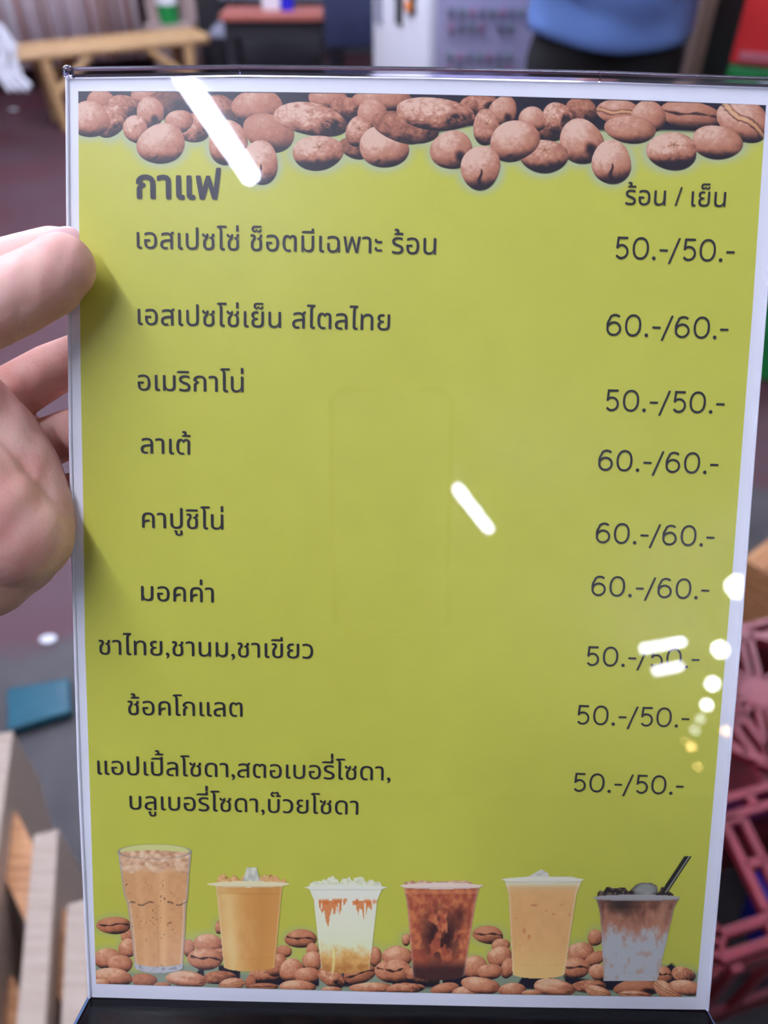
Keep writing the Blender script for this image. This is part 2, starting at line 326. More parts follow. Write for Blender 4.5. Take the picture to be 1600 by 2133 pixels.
BC = [(260,500,30,38,0,'plain',.9),(200,452,80,43,-3,'hcrease',.85),(265,560,42,48,10,'plain',1),(165,608,62,50,0,'plain',1),(230,635,62,42,10,'plain',.95),(700,462,20,30,0,'plain',.9),(555,560,30,42,0,'plain',.9),(650,538,70,46,0,'plain',1),
 (700,590,42,30,-20,'hcrease',.9),(635,612,82,54,5,'hcrease',.95),(1090,515,78,44,3,'hcrease',.85),(915,690,78,40,0,'starb',.9),(1010,575,40,28,0,'plain',.85),(1145,570,30,35,0,'plain',.9),(1145,620,46,48,-25,'plain',1),(970,640,50,60,30,'plain',.95),(1045,665,58,56,0,'plain',1),(1120,690,64,38,0,'plain',.95),
 (850,725,26,38,10,'plain',.7),(1370,685,80,44,-18,'hcrease',.8),(1440,600,34,50,0,'plain',.9),(1235,700,68,46,35,'rough',.95),(1545,597,72,44,0,'plain',1),(1520,668,80,56,5,'hcrease',.95),
 (700,700,86,30,-4,'rough',.75),(345,714,62,34,0,'plain',.75),(195,697,92,44,5,'plain',1.05),(140,724,42,20,0,'plain',1.05),(430,735,40,14,0,'plain',.8),(545,708,100,38,8,'crackr',1.1),(760,735,66,32,-10,'ycrease',1),(915,744,72,18,0,'hcrease',.7),(1075,742,86,30,0,'plain',1.05),(1235,757,46,16,0,'plain',1),(1425,748,100,26,0,'plain',1.05),(1560,748,66,22,-8,'plain',.9)]
BD = [(60,520,22,28,0,'plain',.9),(450,497,76,42,3,'hcrease',.85),(510,548,44,34,-20,'plain',.95),(505,600,58,50,-20,'plain',1),(385,650,62,56,0,'plain',1),(545,655,34,50,10,'plain',.9),(458,672,64,36,0,'plain',.95),
 (20,600,70,48,0,'plain',1),(20,670,70,56,0,'hcrease',.95),(130,692,92,34,12,'rough',.8),(960,510,34,42,0,'plain',.95),(890,580,62,50,0,'plain',1),(960,610,58,30,-22,'plain',.85),(865,655,72,50,0,'hcrease',.95),(975,675,46,40,0,'plain',1),
 (1290,688,36,42,0,'hcrease',.9),(1380,686,56,38,15,'rough',.9),(930,742,80,32,0,'rough',.75),(1165,750,120,40,0,'notch',.8),(80,750,72,22,0,'rough',.8),(245,752,72,26,-10,'plain',.85),(345,768,68,28,-8,'plain',1.05),(415,738,90,42,8,'plain',1.05),(565,758,64,34,0,'plain',1),(765,748,100,42,10,'crackr',1.1),
 (975,772,66,30,20,'ycrease',1.05),(1150,782,84,18,3,'hcrease',.95),(1305,768,80,38,32,'ycrease',1.05),(1390,748,76,38,8,'plain',1.05),(660,772,50,14,0,'plain',1)]
def frame(L, ox, oy, s): return [(ox + x / s, oy + y / s, rx / s, ry / s, a, k, t) for (x, y, rx, ry, a, k, t) in L]
TOP = frame(TA, 130, 140, 2.162) + frame(TB, 860, 140, 2.162)
BOT = frame(BC, 150, 1730, 2.2857) + frame(BD, 820, 1730, 2.2857)

# yellow printed ground, with the pale fringe and dark gaps of the bean photographs
nx, ny = 420, 540
u, v = np.meshgrid(np.linspace(0, 1, nx), np.linspace(0, 1, ny)); px, py = area(INN, u.ravel(), v.ravel())
halo = np.zeros_like(px); dark = np.zeros_like(px)
for (x, y, rx, ry, *_r) in TOP:
    d = np.sqrt(((px - x) / (rx + 3)) ** 2 + ((py - y) / (ry + 3)) ** 2); k = np.clip(1 - (d - 1) * min(rx, ry) / 20, 0, 1); halo = np.maximum(halo, k * k)
    d2 = np.hypot((px - x) / 1.1, py - y); dark = np.maximum(dark, np.clip((.98 - d) * 8, 0, 1))
topline = np.interp(px, [160, 260, 330, 430, 480, 560, 700, 800, 900, 1000, 1100, 1250, 1400, 1600], [262, 262, 250, 268, 275, 268, 270, 262, 280, 262, 270, 275, 275, 285])
dk = np.clip((topline - py) / 4, 0, 1)
for (x, y, rx, ry, *_r) in BOT:
    d = np.sqrt(((px - x) / (rx + 3)) ** 2 + ((py - y) / (ry + 3)) ** 2); k = np.clip(1 - (d - 1) * min(rx, ry) / 11, 0, 1) * .75; halo = np.maximum(halo, k * k)
base = np.tile(np.array([.60, .60, .08]), (len(px), 1)) * (.97 + .06 * fbm(px / 60, py / 60))[:, None]
pale = np.where((py < 800)[:, None], np.array([.48, .56, .34]), np.array([.42, .50, .20]))
c = base * (1 - halo[:, None] * .8) + pale * halo[:, None] * .8
c = mixc(c, [.018, .016, .03], dk)
lowpal = np.clip((py - 2008 - 10 * np.sin(px / 37)) / 14, 0, 1); c = mixc(c, [.30, .37, .24], lowpal)
bl = np.clip((py - np.interp(px, [380, 420, 560, 620, 800, 960, 1040, 1100, 1230, 1340, 1400, 1460], [2100, 2002, 2022, 2006, 2040, 2012, 2100, 2018, 2040, 2042, 2004, 2070])) / 3, 0, 1) * np.clip((2058 - py + (px - 800) * .015) / 3, 0, 1) * (vn(px / 40, 3 + py * 0) > .32)
c = mixc(c, [.02, .018, .03], bl)
me = bpy.data.meshes.new('printed_ground'); V = S(px, py, -.2); V[:, 2] = -.2e-3
me.from_pydata(V.tolist(), [], grid_faces(nx, ny).tolist())
link('printed_ground', me, M['print'], sheet, c)['label'] = 'olive yellow printed field'

RAMP = ([0, .2, .42, .62, .82, 1.0], [(26, 22, 34), (66, 42, 44), (128, 78, 66), (168, 108, 92), (188, 136, 122), (216, 182, 174)])
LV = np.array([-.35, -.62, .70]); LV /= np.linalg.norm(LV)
bean_id = [0]
def bean(x, y, rx, ry, ang, kind, tone, z, bottom):
    k = bean_id[0]; bean_id[0] += 1; nr, ns = 22, 60
    rr = np.linspace(0, 1, nr)[1:]; th = np.linspace(0, 2 * math.pi, ns, endpoint=False)
    R, T = np.meshgrid(rr, th, indexing='ij'); wob = 1 + .05 * np.sin(2 * T + k) + .03 * np.sin(3 * T + k * 2.3)
    U = np.concatenate([[0], (R * wob * np.cos(T)).ravel()]); Vv = np.concatenate([[0], (R * wob * np.sin(T)).ravel()])
    ca, sa = math.cos(math.radians(ang)), math.sin(math.radians(ang))
    X = x + U * rx * ca - Vv * ry * sa; Y = y + U * rx * sa + Vv * ry * ca
    E = INN; top = lambda X: np.interp(X, [163, 880, 1596], [190, 196.5, 219]); bot = lambda X: np.interp(X, [200, 825, 1450], [2049, 2067, 2077])
    X = np.clip(X, itp(Y, E['L']), itp(Y, E['R'])); Y = np.clip(Y, top(X), bot(X))
    dx, dy = X - x, Y - y; U = (dx * ca + dy * sa) / rx; Vv = (-dx * sa + dy * ca) / ry
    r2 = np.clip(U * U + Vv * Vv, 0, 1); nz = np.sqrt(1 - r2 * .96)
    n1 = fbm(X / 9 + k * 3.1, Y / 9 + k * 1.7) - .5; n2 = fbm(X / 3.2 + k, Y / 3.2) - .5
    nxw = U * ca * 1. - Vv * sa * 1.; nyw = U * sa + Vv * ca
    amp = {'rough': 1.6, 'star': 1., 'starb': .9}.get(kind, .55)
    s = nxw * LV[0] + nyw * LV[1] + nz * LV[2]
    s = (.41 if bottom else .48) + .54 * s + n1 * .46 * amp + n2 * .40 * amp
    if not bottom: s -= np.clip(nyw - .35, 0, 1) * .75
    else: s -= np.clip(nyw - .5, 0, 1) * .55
    d = np.zeros_like(s); yel = np.zeros_like(s)
    if kind == 'vcrease': w = .04 + .16 * np.clip((Vv - .1), 0, 1); d = np.clip(1.3 - np.abs(U - .06 * np.sin(Vv * 8)) / w, 0, 1) * (Vv > .08)
    elif kind in ('star', 'starb'):
        cy = -.35 if kind == 'starb' else -.2; q = np.hypot((U - .05) * 1.1, (Vv - cy) * 1.4); aa = np.arctan2(Vv - cy, U - .05)
        d = np.clip(1.15 - q / (.16 + .14 * np.cos(aa * 5 + k)), 0, 1) * .75; yel = np.clip(1 - q / .35, 0, 1) * .5
        if kind == 'starb': s -= np.clip(Vv - .05, 0, 1) * .7
    elif kind == 'notch': q = np.hypot((U - .45) * 1.0, (Vv - .35) * .9 - .25 * (U - .4)); d = np.clip(1.5 - q / .26, 0, 1)
    elif kind in ('crack', 'crackr'):
        cx, cy = (-.25, .72) if kind == 'crack' else (.72, .2); q = np.hypot((U - cx) * 1.0 + (Vv - cy) * .9, (Vv - cy) * .5 - (U - cx) * .2) ; d = np.clip(1.3 - q / .09, 0, 1)
        if kind == 'crackr': s = s + .07 * np.sin(Vv * 7)
    elif kind == 'rough': q = np.hypot((U - .62) / .42, (Vv - .28) / .62); d = np.clip((1.1 - q) * 2, 0, 1) * np.clip((n2 + n1) * 5 + .75, 0, 1)
    elif kind == 'hcrease': w = .09 + .04 * np.sin(U * 9 + k); d = np.clip(1.35 - np.abs(Vv + .08 + .07 * np.sin(U * 5) + n1 * .15) / w, 0, 1) * (np.abs(U) < .88) * .95
    elif kind == 'ycrease':
        q = np.abs(Vv + .05 + .08 * np.sin(U * 5) + n1 * .12); yel = np.clip(1.3 - q / .09, 0, 1) * .9; d = np.clip(1 - np.abs(q - .14) / .06, 0, 1) * .8
    s = np.clip(s * tone, 0, 1); s = s * (1 - d)
    c = np.stack([np.interp(s, RAMP[0], [q[i] for q in RAMP[1]]) for i in range(3)], 1)
    c = mixc(c, (206, 160, 110), yel * (1 - d) * .8)
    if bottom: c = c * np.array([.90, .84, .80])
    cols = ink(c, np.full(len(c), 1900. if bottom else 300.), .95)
    P = S(X, Y, z); P[:, 2] = z * .001
    fs = [(0, 1 + j, 1 + (j + 1) % ns) for j in range(ns)]
    i = np.arange(nr - 2)[:, None] * ns; j = np.arange(ns)[None, :]; j2 = (j + 1) % ns
    q = np.stack([(1 + i + j).ravel(), (1 + i + ns + j).ravel(), (1 + i + ns + j2).ravel(), (1 + i + j2).ravel()], 1)
    me = bpy.data.meshes.new('bean_picture'); me.from_pydata(P.tolist(), [], fs + q.tolist())
    link('bean_picture', me, M['print'], sheet, cols)
for i, q in enumerate(TOP): bean(*q, z=-.19 + .004 * i, bottom=False)
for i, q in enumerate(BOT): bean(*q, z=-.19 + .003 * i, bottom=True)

# drinks, each painted on its own outline
def decal(name, label, ox, oy, x0, x1, y0, y1, fn, z=.03, step=2.9):
    s = 2.2857; nx = int((x1 - x0) / step) + 2; ny = int((y1 - y0) / step) + 2
    gx, gy = np.meshgrid(np.linspace(x0, x1, nx), np.linspace(y0, y1, ny)); gx = gx.ravel(); gy = gy.ravel()
    col, mask = fn(gx, gy); px, py = ox + gx / s, oy + gy / s
    f = grid_faces(nx, ny); f = f[mask[f].sum(1) >= 3]; used = np.unique(f); re = np.full(len(gx), -1); re[used] = np.arange(len(used))
    P = S(px[used], py[used], z); P[:, 2] = z * .001
    me = bpy.data.meshes.new(name); me.from_pydata(P.tolist(), [], re[f].tolist())
    cc_ = np.clip(col[used], 0, 255); cc_ = cc_ * .80 + cc_.mean(1, keepdims=True) * .20; o = link(name, me, M['print'], sheet, ink(cc_, py[used], .82)); o['label'] = label; return o
def walls(y, L, Rr): return np.interp(y, [p[1] for p in L], [p[0] for p in L]), np.interp(y, [p[1] for p in Rr], [p[0] for p in Rr])
def ell(x, y, cx, cy, rx, ry): return ((x - cx) / rx) ** 2 + ((y - cy) / ry) ** 2
def tall_glass(x, y):
    l, r = walls(y, [(216, 95), (228, 180), (244, 300), (262, 350), (280, 480), (298, 660)], [(570, 95), (560, 200), (552, 320), (546, 350), (540, 480), (528, 660)])
    t = (x - l) / (r - l); body = (t > 0) & (t < 1) & (y > 100) & (y < 650 + 30 * np.sqrt(np.clip(1 - (2 * t - 1) ** 2, 0, 1)))
    rim = ell(x, y, 393, 100, 178, 36); mask = body | (rim < 1)
    n = fbm(x / 22, y / 22) - .5
    c = np.tile(np.array([198, 138, 98.]), (len(x), 1)) + (n * 16)[:, None]
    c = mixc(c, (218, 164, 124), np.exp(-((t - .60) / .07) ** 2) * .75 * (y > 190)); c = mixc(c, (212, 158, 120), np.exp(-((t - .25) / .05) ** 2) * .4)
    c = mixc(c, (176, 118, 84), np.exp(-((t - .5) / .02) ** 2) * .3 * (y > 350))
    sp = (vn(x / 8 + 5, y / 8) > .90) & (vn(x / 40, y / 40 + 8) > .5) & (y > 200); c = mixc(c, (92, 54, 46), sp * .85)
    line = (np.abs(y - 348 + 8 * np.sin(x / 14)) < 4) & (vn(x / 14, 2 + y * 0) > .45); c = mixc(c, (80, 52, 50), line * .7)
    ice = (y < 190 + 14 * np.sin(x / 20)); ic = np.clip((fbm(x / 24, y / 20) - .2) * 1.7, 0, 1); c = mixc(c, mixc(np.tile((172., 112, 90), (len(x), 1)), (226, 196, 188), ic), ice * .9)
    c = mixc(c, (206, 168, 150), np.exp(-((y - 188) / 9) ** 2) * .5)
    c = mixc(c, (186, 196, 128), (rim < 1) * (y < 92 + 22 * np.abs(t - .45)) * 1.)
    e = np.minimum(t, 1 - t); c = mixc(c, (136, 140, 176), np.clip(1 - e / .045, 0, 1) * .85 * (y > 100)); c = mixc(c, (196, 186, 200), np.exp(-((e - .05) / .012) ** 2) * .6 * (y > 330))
    c = mixc(c, (156, 162, 206), np.clip((y - 622 - 24 * np.sqrt(np.clip(1 - (2 * t - 1) ** 2, 0, 1))) / 5, 0, 1)); c = mixc(c, (90, 86, 120), ((vn(x / 12, y / 5) > .7) & (y > 640)) * .5)
    c = mixc(c, (112, 112, 136), np.exp(-((np.sqrt(rim) - .97) / .035) ** 2) * .9)
    return c, mask
def cup(cx, yr, rw, L, Rr, yb, liquid, rimc):
    """plastic cup: rim line yr with half width rw, side walls L/Rr, rounded base at yb"""
    def fn(x, y):
        l, r = walls(y, L, Rr); t = (x - l) / (r - l); arc = np.sqrt(np.clip(1 - (2 * t - 1) ** 2, 0, 1))
        body = (t > 0) & (t < 1) & (y > yr - 5) & (y < yb - 25 + 25 * arc)
        rim = ell(x, y, cx, yr, rw, 15); c, top = liquid(x, y, t)
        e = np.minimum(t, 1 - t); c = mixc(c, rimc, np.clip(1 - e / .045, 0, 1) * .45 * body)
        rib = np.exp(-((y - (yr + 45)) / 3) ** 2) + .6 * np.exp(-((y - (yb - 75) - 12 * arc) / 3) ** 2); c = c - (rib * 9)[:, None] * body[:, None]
        c = mixc(c, rimc, (rim < 1) * 1.0); c = mixc(c, np.asarray(rimc) * .8, np.exp(-((y - yr - 10) / 3) ** 2) * .6 * (np.abs(x - cx) < rw * .92))
        return c, body | (rim < 1) | top
    return fn
def tea2(x, y, t):
    c = mixc(np.tile((206., 158, 100), (len(x), 1)), (196, 128, 62), t * 1.6 + (fbm(x / 30, y / 50) - .5) * .8)
    c = mixc(c, (222, 190, 132), np.exp(-((t - .18) / .12) ** 2) * .6 * (y > 300)); c = mixc(c, (178, 112, 56), np.exp(-((t - .72) / .12) ** 2) * .35)
    h = 252 - 34 * np.sqrt(np.abs(np.sin(x / 26 + 1.2 * np.sin(x / 61)))) - 14 * vn(x / 9, x * 0) * (np.abs(x - 850) < 165); lump = (y < 262) & (y > h) & (x > 690) & (x < 1020)
    k = fbm(x / 16, y / 12); c = np.where(lump[:, None], mixc(mixc(np.tile((184., 110, 54), (len(x), 1)), (228, 190, 150), k), (120, 60, 36), (k < .2) * 1.), c)
    gem = (np.abs(x - 855) < 42 - (245 - y) * .25) & (y > 174) & (y < 250); g = vn(x / 16 + 9, y / 20); c = np.where(gem[:, None], mixc(np.tile((128., 138, 160), (len(x), 1)), (200, 206, 214), g * 1.2), c)
    return c, lump | gem
def milk3(x, y, t):
    g = np.clip((y - 320) / 330, 0, 1); c = mixc(np.tile((206., 212, 224), (len(x), 1)), (196, 214, 200), g * 1.6); n = fbm(x / 26, y / 26) - .5
    c = mixc(c, (206, 150, 84), (g - .66 + n * .22) * 5); c = mixc(c, (168, 100, 48), (g - .86 + n * .3) * 5)
    band = np.exp(-((y - 330 - 20 * np.abs(t - .5)) / 10) ** 2) * (vn(x / 14, 5 + y * 0) > .3)
    dlen = 350 + 130 * vn(x / 10 + 2, 4 + y * 0) * (np.exp(-((x - 1235) / 50) ** 2) + np.exp(-((x - 1385) / 45) ** 2) * .7)
    drip = (y > 335) & (y < dlen) & (vn(x / 9 + 20, y / 60) > .38) & ((np.abs(x - 1240) < 62) | (np.abs(x - 1385) < 48)); c = mixc(c, (204, 96, 42), np.clip(band * .8 + drip * .85, 0, 1))
    c = mixc(c, (236, 226, 150), np.exp(-((x - 1243 - 4 * np.sin(y / 30)) / 5) ** 2) * (y > 560) * .8)
    c = mixc(c, (214, 218, 226), (y < 322) * 1.0)
    h = 258 - (26 * np.sqrt(np.abs(np.sin(x / 33 + 1.4 * np.sin(x / 70)))) + 20 * vn(x / 11, x * 0)) * np.clip(1.2 - ((x - 1300) / 175) ** 2, 0, 1); top = (y < 270) & (y > h) & (np.abs(x - 1303) < 172)
    k = vn(x / 13, y / 9); c = np.where(top[:, None], mixc(np.tile((214., 222, 222), (len(x), 1)), (170, 184, 170), k * .8), c)
    return c, top
def red4(x, y, t):
    n = fbm(x / 20, y / 24); c = mixc(np.tile((150., 58, 46), (len(x), 1)), (192, 96, 62), (n - .35) * 2.6)
    q = np.hypot((x - 225) / 85, (y - 500) / 115); c = mixc(c, (44, 20, 30), np.clip(1.5 - q, 0, 1) * np.clip((fbm(x / 30, y / 46) - .38) * 7, 0, 1) * .95)
    c = mixc(c, (44, 22, 34), np.clip((y - 610 + 30 * (n - .5)) / 50, 0, 1) * .9); c = mixc(c, (60, 24, 30), np.exp(-(((x - 315) / 26) ** 2 + ((y - 405) / 40) ** 2)) * .8)
    c = mixc(c, (206, 120, 80), np.exp(-((y - 292) / 10) ** 2) * .5)
    top = (y < 268) & (y > 244 - 8 * vn(x / 18, x * 0)) & (x > 50) & (x < 372); k = vn(x / 15, y / 8); c = np.where(top[:, None], mixc(np.tile((156., 92, 74), (len(x), 1)), (214, 184, 176), k), c)
    return c, top
def cream5(x, y, t):
    n = fbm(x / 30, y / 40) - .5; c = np.tile((208., 152, 100), (len(x), 1)) + (n * 14)[:, None]; c = mixc(c, (216, 176, 110), np.clip((y - 520) / 150, 0, 1) * .6)
    c = mixc(c, (196, 192, 176), np.clip((272 - y) / 14, 0, 1)); c = mixc(c, (208, 170, 130), np.exp(-((y - 276) / 10) ** 2) * .7)
    for (a, b2, rx, ry) in [(668, 356, 16, 7), (727, 383, 4, 4), (762, 398, 7, 5), (585, 418, 5, 4), (622, 478, 7, 14), (645, 506, 8, 12), (838, 400, 4, 6), (602, 548, 4, 4), (800, 352, 5, 4)]: c = mixc(c, (190, 104, 66), (ell(x, y, a, b2, rx, ry) < 1) * .75)
    top = (y < 228) & (y > 184 + np.abs(x - 703) * .55) & (x > 620) & (x < 740) | (y < 228) & (y > 218) & (x > 620) & (x < 860); c = np.where(top[:, None], mixc(np.tile((196., 196, 214), (len(x), 1)), (168, 172, 196), vn(x / 14, y / 14)), c)
    return c, top
def choc6(x, y, t):
    n = fbm(x / 22, y / 40) - .5; g = (y - 340) / 360 + n * .45
    c = mixc(np.tile((104., 58, 54), (len(x), 1)), (158, 96, 86), g * 4); c = mixc(c, (150, 158, 198), (g - .28) * 5); c = mixc(c, (160, 112, 104), np.clip((vn(x / 20, y / 28) - .62) * 5, 0, 1) * (y > 540) * .5)
    c = mixc(c, (46, 32, 36), np.clip(1.2 - np.hypot((x - 1085) / 85, (y - 350) / 55), 0, 1)); c = mixc(c, (176, 116, 106), np.exp(-((t - .86) / .06) ** 2) * .5 * (y < 520))
    h = 318 - 52 * np.clip(vn(x / 20 + 7, x * 0) * .7 + .45, 0, 1) * np.clip(1.3 - np.abs((x - 1150) / 190) ** 3, 0, 1); top = (y < 322) & (y > h) & (np.abs(x - 1152) < 182)
    k = vn(x / 12, y / 10); d = mixc(mixc(np.tile((34., 26, 30), (len(x), 1)), (120, 96, 96), (k - .45) * 2), (34, 26, 30), (k > .92) * 1.)
    d = mixc(d, (130, 138, 160), np.clip(1.3 - ell(x, y, 1200, 280, 62, 36), 0, 1) * .9); top = top | ((ell(x, y, 1200, 280, 60, 34) < 1) & (y < 320)); c = np.where(top[:, None], d, c)
    return c, top
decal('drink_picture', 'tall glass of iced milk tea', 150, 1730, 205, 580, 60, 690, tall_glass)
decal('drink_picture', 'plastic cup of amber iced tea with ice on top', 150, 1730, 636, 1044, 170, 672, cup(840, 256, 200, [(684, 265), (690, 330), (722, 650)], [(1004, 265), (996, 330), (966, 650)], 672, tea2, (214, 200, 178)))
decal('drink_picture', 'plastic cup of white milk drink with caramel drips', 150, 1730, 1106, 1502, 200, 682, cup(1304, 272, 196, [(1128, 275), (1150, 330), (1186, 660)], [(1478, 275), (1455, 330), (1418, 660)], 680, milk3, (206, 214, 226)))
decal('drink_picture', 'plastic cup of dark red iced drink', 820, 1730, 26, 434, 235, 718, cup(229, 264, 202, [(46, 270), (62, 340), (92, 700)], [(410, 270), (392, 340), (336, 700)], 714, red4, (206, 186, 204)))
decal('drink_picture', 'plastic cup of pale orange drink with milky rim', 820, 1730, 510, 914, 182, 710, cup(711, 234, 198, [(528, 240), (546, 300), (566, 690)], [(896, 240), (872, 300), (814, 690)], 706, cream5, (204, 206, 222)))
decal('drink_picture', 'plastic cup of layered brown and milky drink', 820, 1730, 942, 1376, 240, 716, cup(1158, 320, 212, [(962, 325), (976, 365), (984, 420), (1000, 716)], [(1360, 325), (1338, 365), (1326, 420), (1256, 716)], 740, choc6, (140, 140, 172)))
def straw(x, y):
    a = (x - 1290) - (292 - y) * .66; mask = (np.abs(a) < 17) & (y > 122) & (y < 296)
    return mixc(np.tile((22., 22, 28), (len(x), 1)), (150, 156, 176), np.exp(-((a - 7) / 3.5) ** 2) * .9), mask
decal('straw_picture', 'black straw', 820, 1730, 1255, 1435, 118, 300, straw, z=.034, step=2.2)

# ---------------------------------------------------------------- lettering
GL = {}
def contours(ch):
    if ch in GL: return GL[ch]
    def outl(s):
        c = bpy.data.curves.new('t', 'FONT'); c.body = s; c.size = 1; c.resolution_u = 5
        o = bpy.data.objects.new('t', c); COL.objects.link(o); dg = bpy.context.evaluated_depsgraph_get()
        cv = o.evaluated_get(dg).to_curve(dg); out = []
        for sp in cv.splines:
            pts = sp.bezier_points; n = len(pts); P = []
            for i in range(n):
                a, b = pts[i], pts[(i + 1) % n]; q = geometry.interpolate_bezier(a.co, a.handle_right, b.handle_left, b.co, 6)[:-1]
                P += [(p.x, p.y) for p in q]
            cl = []
            for p in P:
                if not cl or math.dist(p, cl[-1]) > 1e-4: cl.append(p)
            if len(cl) > 2: out.append(np.array(cl))
        o.evaluated_get(dg).to_curve_clear(); bpy.data.objects.remove(o); bpy.data.curves.remove(c); return out
    bar = max(p[:, 0].max() for p in outl('|')); pr = max(p[:, 0].max() for p in outl(ch + '|'))
    GL[ch] = (outl(ch) if ch != ' ' else [], pr - bar); return GL[ch]
def fatten(P, d):
    if d == 0: return P
    a = np.roll(P, 1, 0); b = np.roll(P, -1, 0); e1 = P - a; e2 = b - P
    e1 /= np.linalg.norm(e1, axis=1)[:, None] + 1e-9; e2 /= np.linalg.norm(e2, axis=1)[:, None] + 1e-9
    n = np.stack([e1[:, 1] + e2[:, 1], -e1[:, 0] - e2[:, 0]], 1); n /= np.linalg.norm(n, axis=1)[:, None] + 1e-9
    return P + n * d
def layout(s, bold=0.0):
    """Thai line -> list of contours in em units, with tone marks raised over upper vowels"""
    out, x = [], 0.0
    for i, ch in enumerate(s):
        if ch == ' ': x += .26; continue
        cs, adv = contours(ch); up = .17 if ch in '\u0e48\u0e49\u0e4a' and i and s[i - 1] in '\u0e34\u0e35' else 0
        for P in cs:
            ar = 0.5 * np.sum(P[:, 0] * np.roll(P[:, 1], -1) - np.roll(P[:, 0], -1) * P[:, 1])
            out.append((P + [x, up], ar))
        x += adv
    return out
def fill(polys):
    vs, es, n = [], [], 0
    for P in polys:
        k = len(P); vs += [Vector((float(a), float(b))) for a, b in P]; es += [(n + i, n + (i + 1) % k) for i in range(k)]; n += k
    V, _e, Fc, *_r = geometry.delaunay_2d_cdt(vs, es, [], 0, 1e-6)
    V = np.array([(v.x, v.y) for v in V]); Fc = np.array([f for f in Fc if len(f) == 3]); C = V[Fc].mean(1); wn = np.zeros(len(C))
    for P in polys:
        lo, hi = P.min(0), P.max(0); idx = np.where((C[:, 0] >= lo[0]) & (C[:, 0] <= hi[0]) & (C[:, 1] >= lo[1]) & (C[:, 1] <= hi[1]))[0]
        if not len(idx): continue
        A = P; Bq = np.roll(P, -1, 0); c = C[idx]
        y = c[:, 1][:, None]; x = c[:, 0][:, None]
        isl = (Bq[:, 0] - A[:, 0]) * (y - A[:, 1]) - (x - A[:, 0]) * (Bq[:, 1] - A[:, 1])
        wn[idx] += ((A[:, 1] <= y) & (Bq[:, 1] > y) & (isl > 0)).sum(1) - ((A[:, 1] > y) & (Bq[:, 1] <= y) & (isl < 0)).sum(1)
    return V, Fc[np.abs(wn) > .5]
def put_line(name, polys, p0, p1, hs=1.0, z=.07):
    """fit the outlines so that they run from photo point p0 to p1 along the baseline"""
    V, Fc = [], []; n = 0
    groups = polys if isinstance(polys[0], list) else [polys]
    for g in groups:
        a, f = fill(g); V.append(a); Fc.append(f + n); n += len(a)
    V = np.concatenate(V); Fc = np.concatenate(Fc)
    a = SP(*p0, z); b = SP(*p1, z); ex = (b - a); L = ex.length; ex.normalize(); ey = Vector((-ex.y, ex.x, 0))
    xmin, xmax = V[:, 0].min(), V[:, 0].max(); k = L / (xmax - xmin)
    P = np.array(a)[None] + np.outer((V[:, 0] - xmin) * k, np.array(ex)) + np.outer(V[:, 1] * k * hs, np.array(ey)); P[:, 2] = z * .001
    return mesh(name, P, Fc, M['ink'], sheet)
def thai(name, s, p0, p1, bold=0.0, hs=1.0):
    L = layout(s); sgn = 1
    big = max(L, key=lambda q: abs(q[1])); sgn = 1 if big[1] > 0 else -1
    per = [fatten(P, bold * sgn) for P, ar in L]
    return put_line(name, per, p0, p1, hs)
thai('heading', 'กาแฟ', (284, 412), (461, 414), .024)['label'] = 'bold heading for coffee'
thai('column_heading', 'ร้อน / เย็น', (1302, 426), (1511, 431), .0)
for s, a, b in [('เอสเปซโซ่ ช็อตมีเฉพาะ ร้อน', (285, 517), (908, 530)), ('เอสเปซโซ่เย็น สไตลไทย', (287, 676), (812, 688)), ('อเมริกาโน่', (287, 813), (507, 817)), ('ลาเต้', (293, 944), (397, 947)),
                ('คาปูชิโน่', (296, 1099), (465, 1103)), ('มอคค่า', (294, 1251), (445, 1255)), ('ชาไทย,ชานม,ชาเขียว', (206, 1363), (652, 1372)), ('ช้อคโกแลต', (266, 1489), (505, 1493)),
                ('แอปเปิ้ลโซดา,สตอเบอรี่โซดา,', (203, 1613), (813, 1626)), ('บลูเบอรี่โซดา,บ๊วยโซดา', (270, 1686), (746, 1697))]:
    thai('drink_name', s, a, b, .0)
# price figures drawn as even strokes
def stroke(pts, w=.105, closed=False):
    P = np.array(pts, float); out = []
    n = len(P); rng_ = range(n if closed else n - 1)
    a = np.roll(P, 1, 0); b = np.roll(P, -1, 0); t = b - a
    if not closed: t[0] = P[1] - P[0]; t[-1] = P[-1] - P[-2]
    t /= np.linalg.norm(t, axis=1)[:, None]; nn = np.stack([-t[:, 1], t[:, 0]], 1) * w / 2
    if closed: return [P - nn, (P + nn)[::-1]]
    return [np.concatenate([P - nn, (P + nn)[::-1]])]
def arc(cx, cy, rx, ry, a0, a1, n=30, e=1.0):
    t = np.radians(np.linspace(a0, a1, n)); c, s = np.cos(t), np.sin(t)
    return np.stack([cx + rx * np.sign(c) * np.abs(c) ** e, cy + ry * np.sign(s) * np.abs(s) ** e], 1)
w = .1
def fig(ch):
    if ch == '0': return stroke(arc(.375, .5, .325, .455, 0, 360, 49, .9)[:-1], w, True)
    if ch == '5': return stroke(np.concatenate([[(.60, .95), (.15, .95)]]), w) + stroke([(.155, 1.0), (.115, .47)], w) + stroke(np.concatenate([arc(.325, .335, .275, .29, 142, -145, 34)]), w) 
    if ch == '6': return stroke(arc(.35, .33, .295, .285, 0, 360, 41)[:-1], w, True) + stroke(np.concatenate([arc(.385, .56, .335, .39, 52, 130, 16), arc(.42, .48, .37, .42, 140, 200, 12)]), w)
    if ch == '.': return [arc(.085, .075, .085, .085, 0, 360, 20)[:-1]]
    if ch == '-': return [np.array([(0, .39), (.385, .39), (.385, .485), (0, .485)])]
    if ch == '/': return [np.array([(0, -.16), (.10, -.16), (.53, 1.0), (.43, 1.0)])]
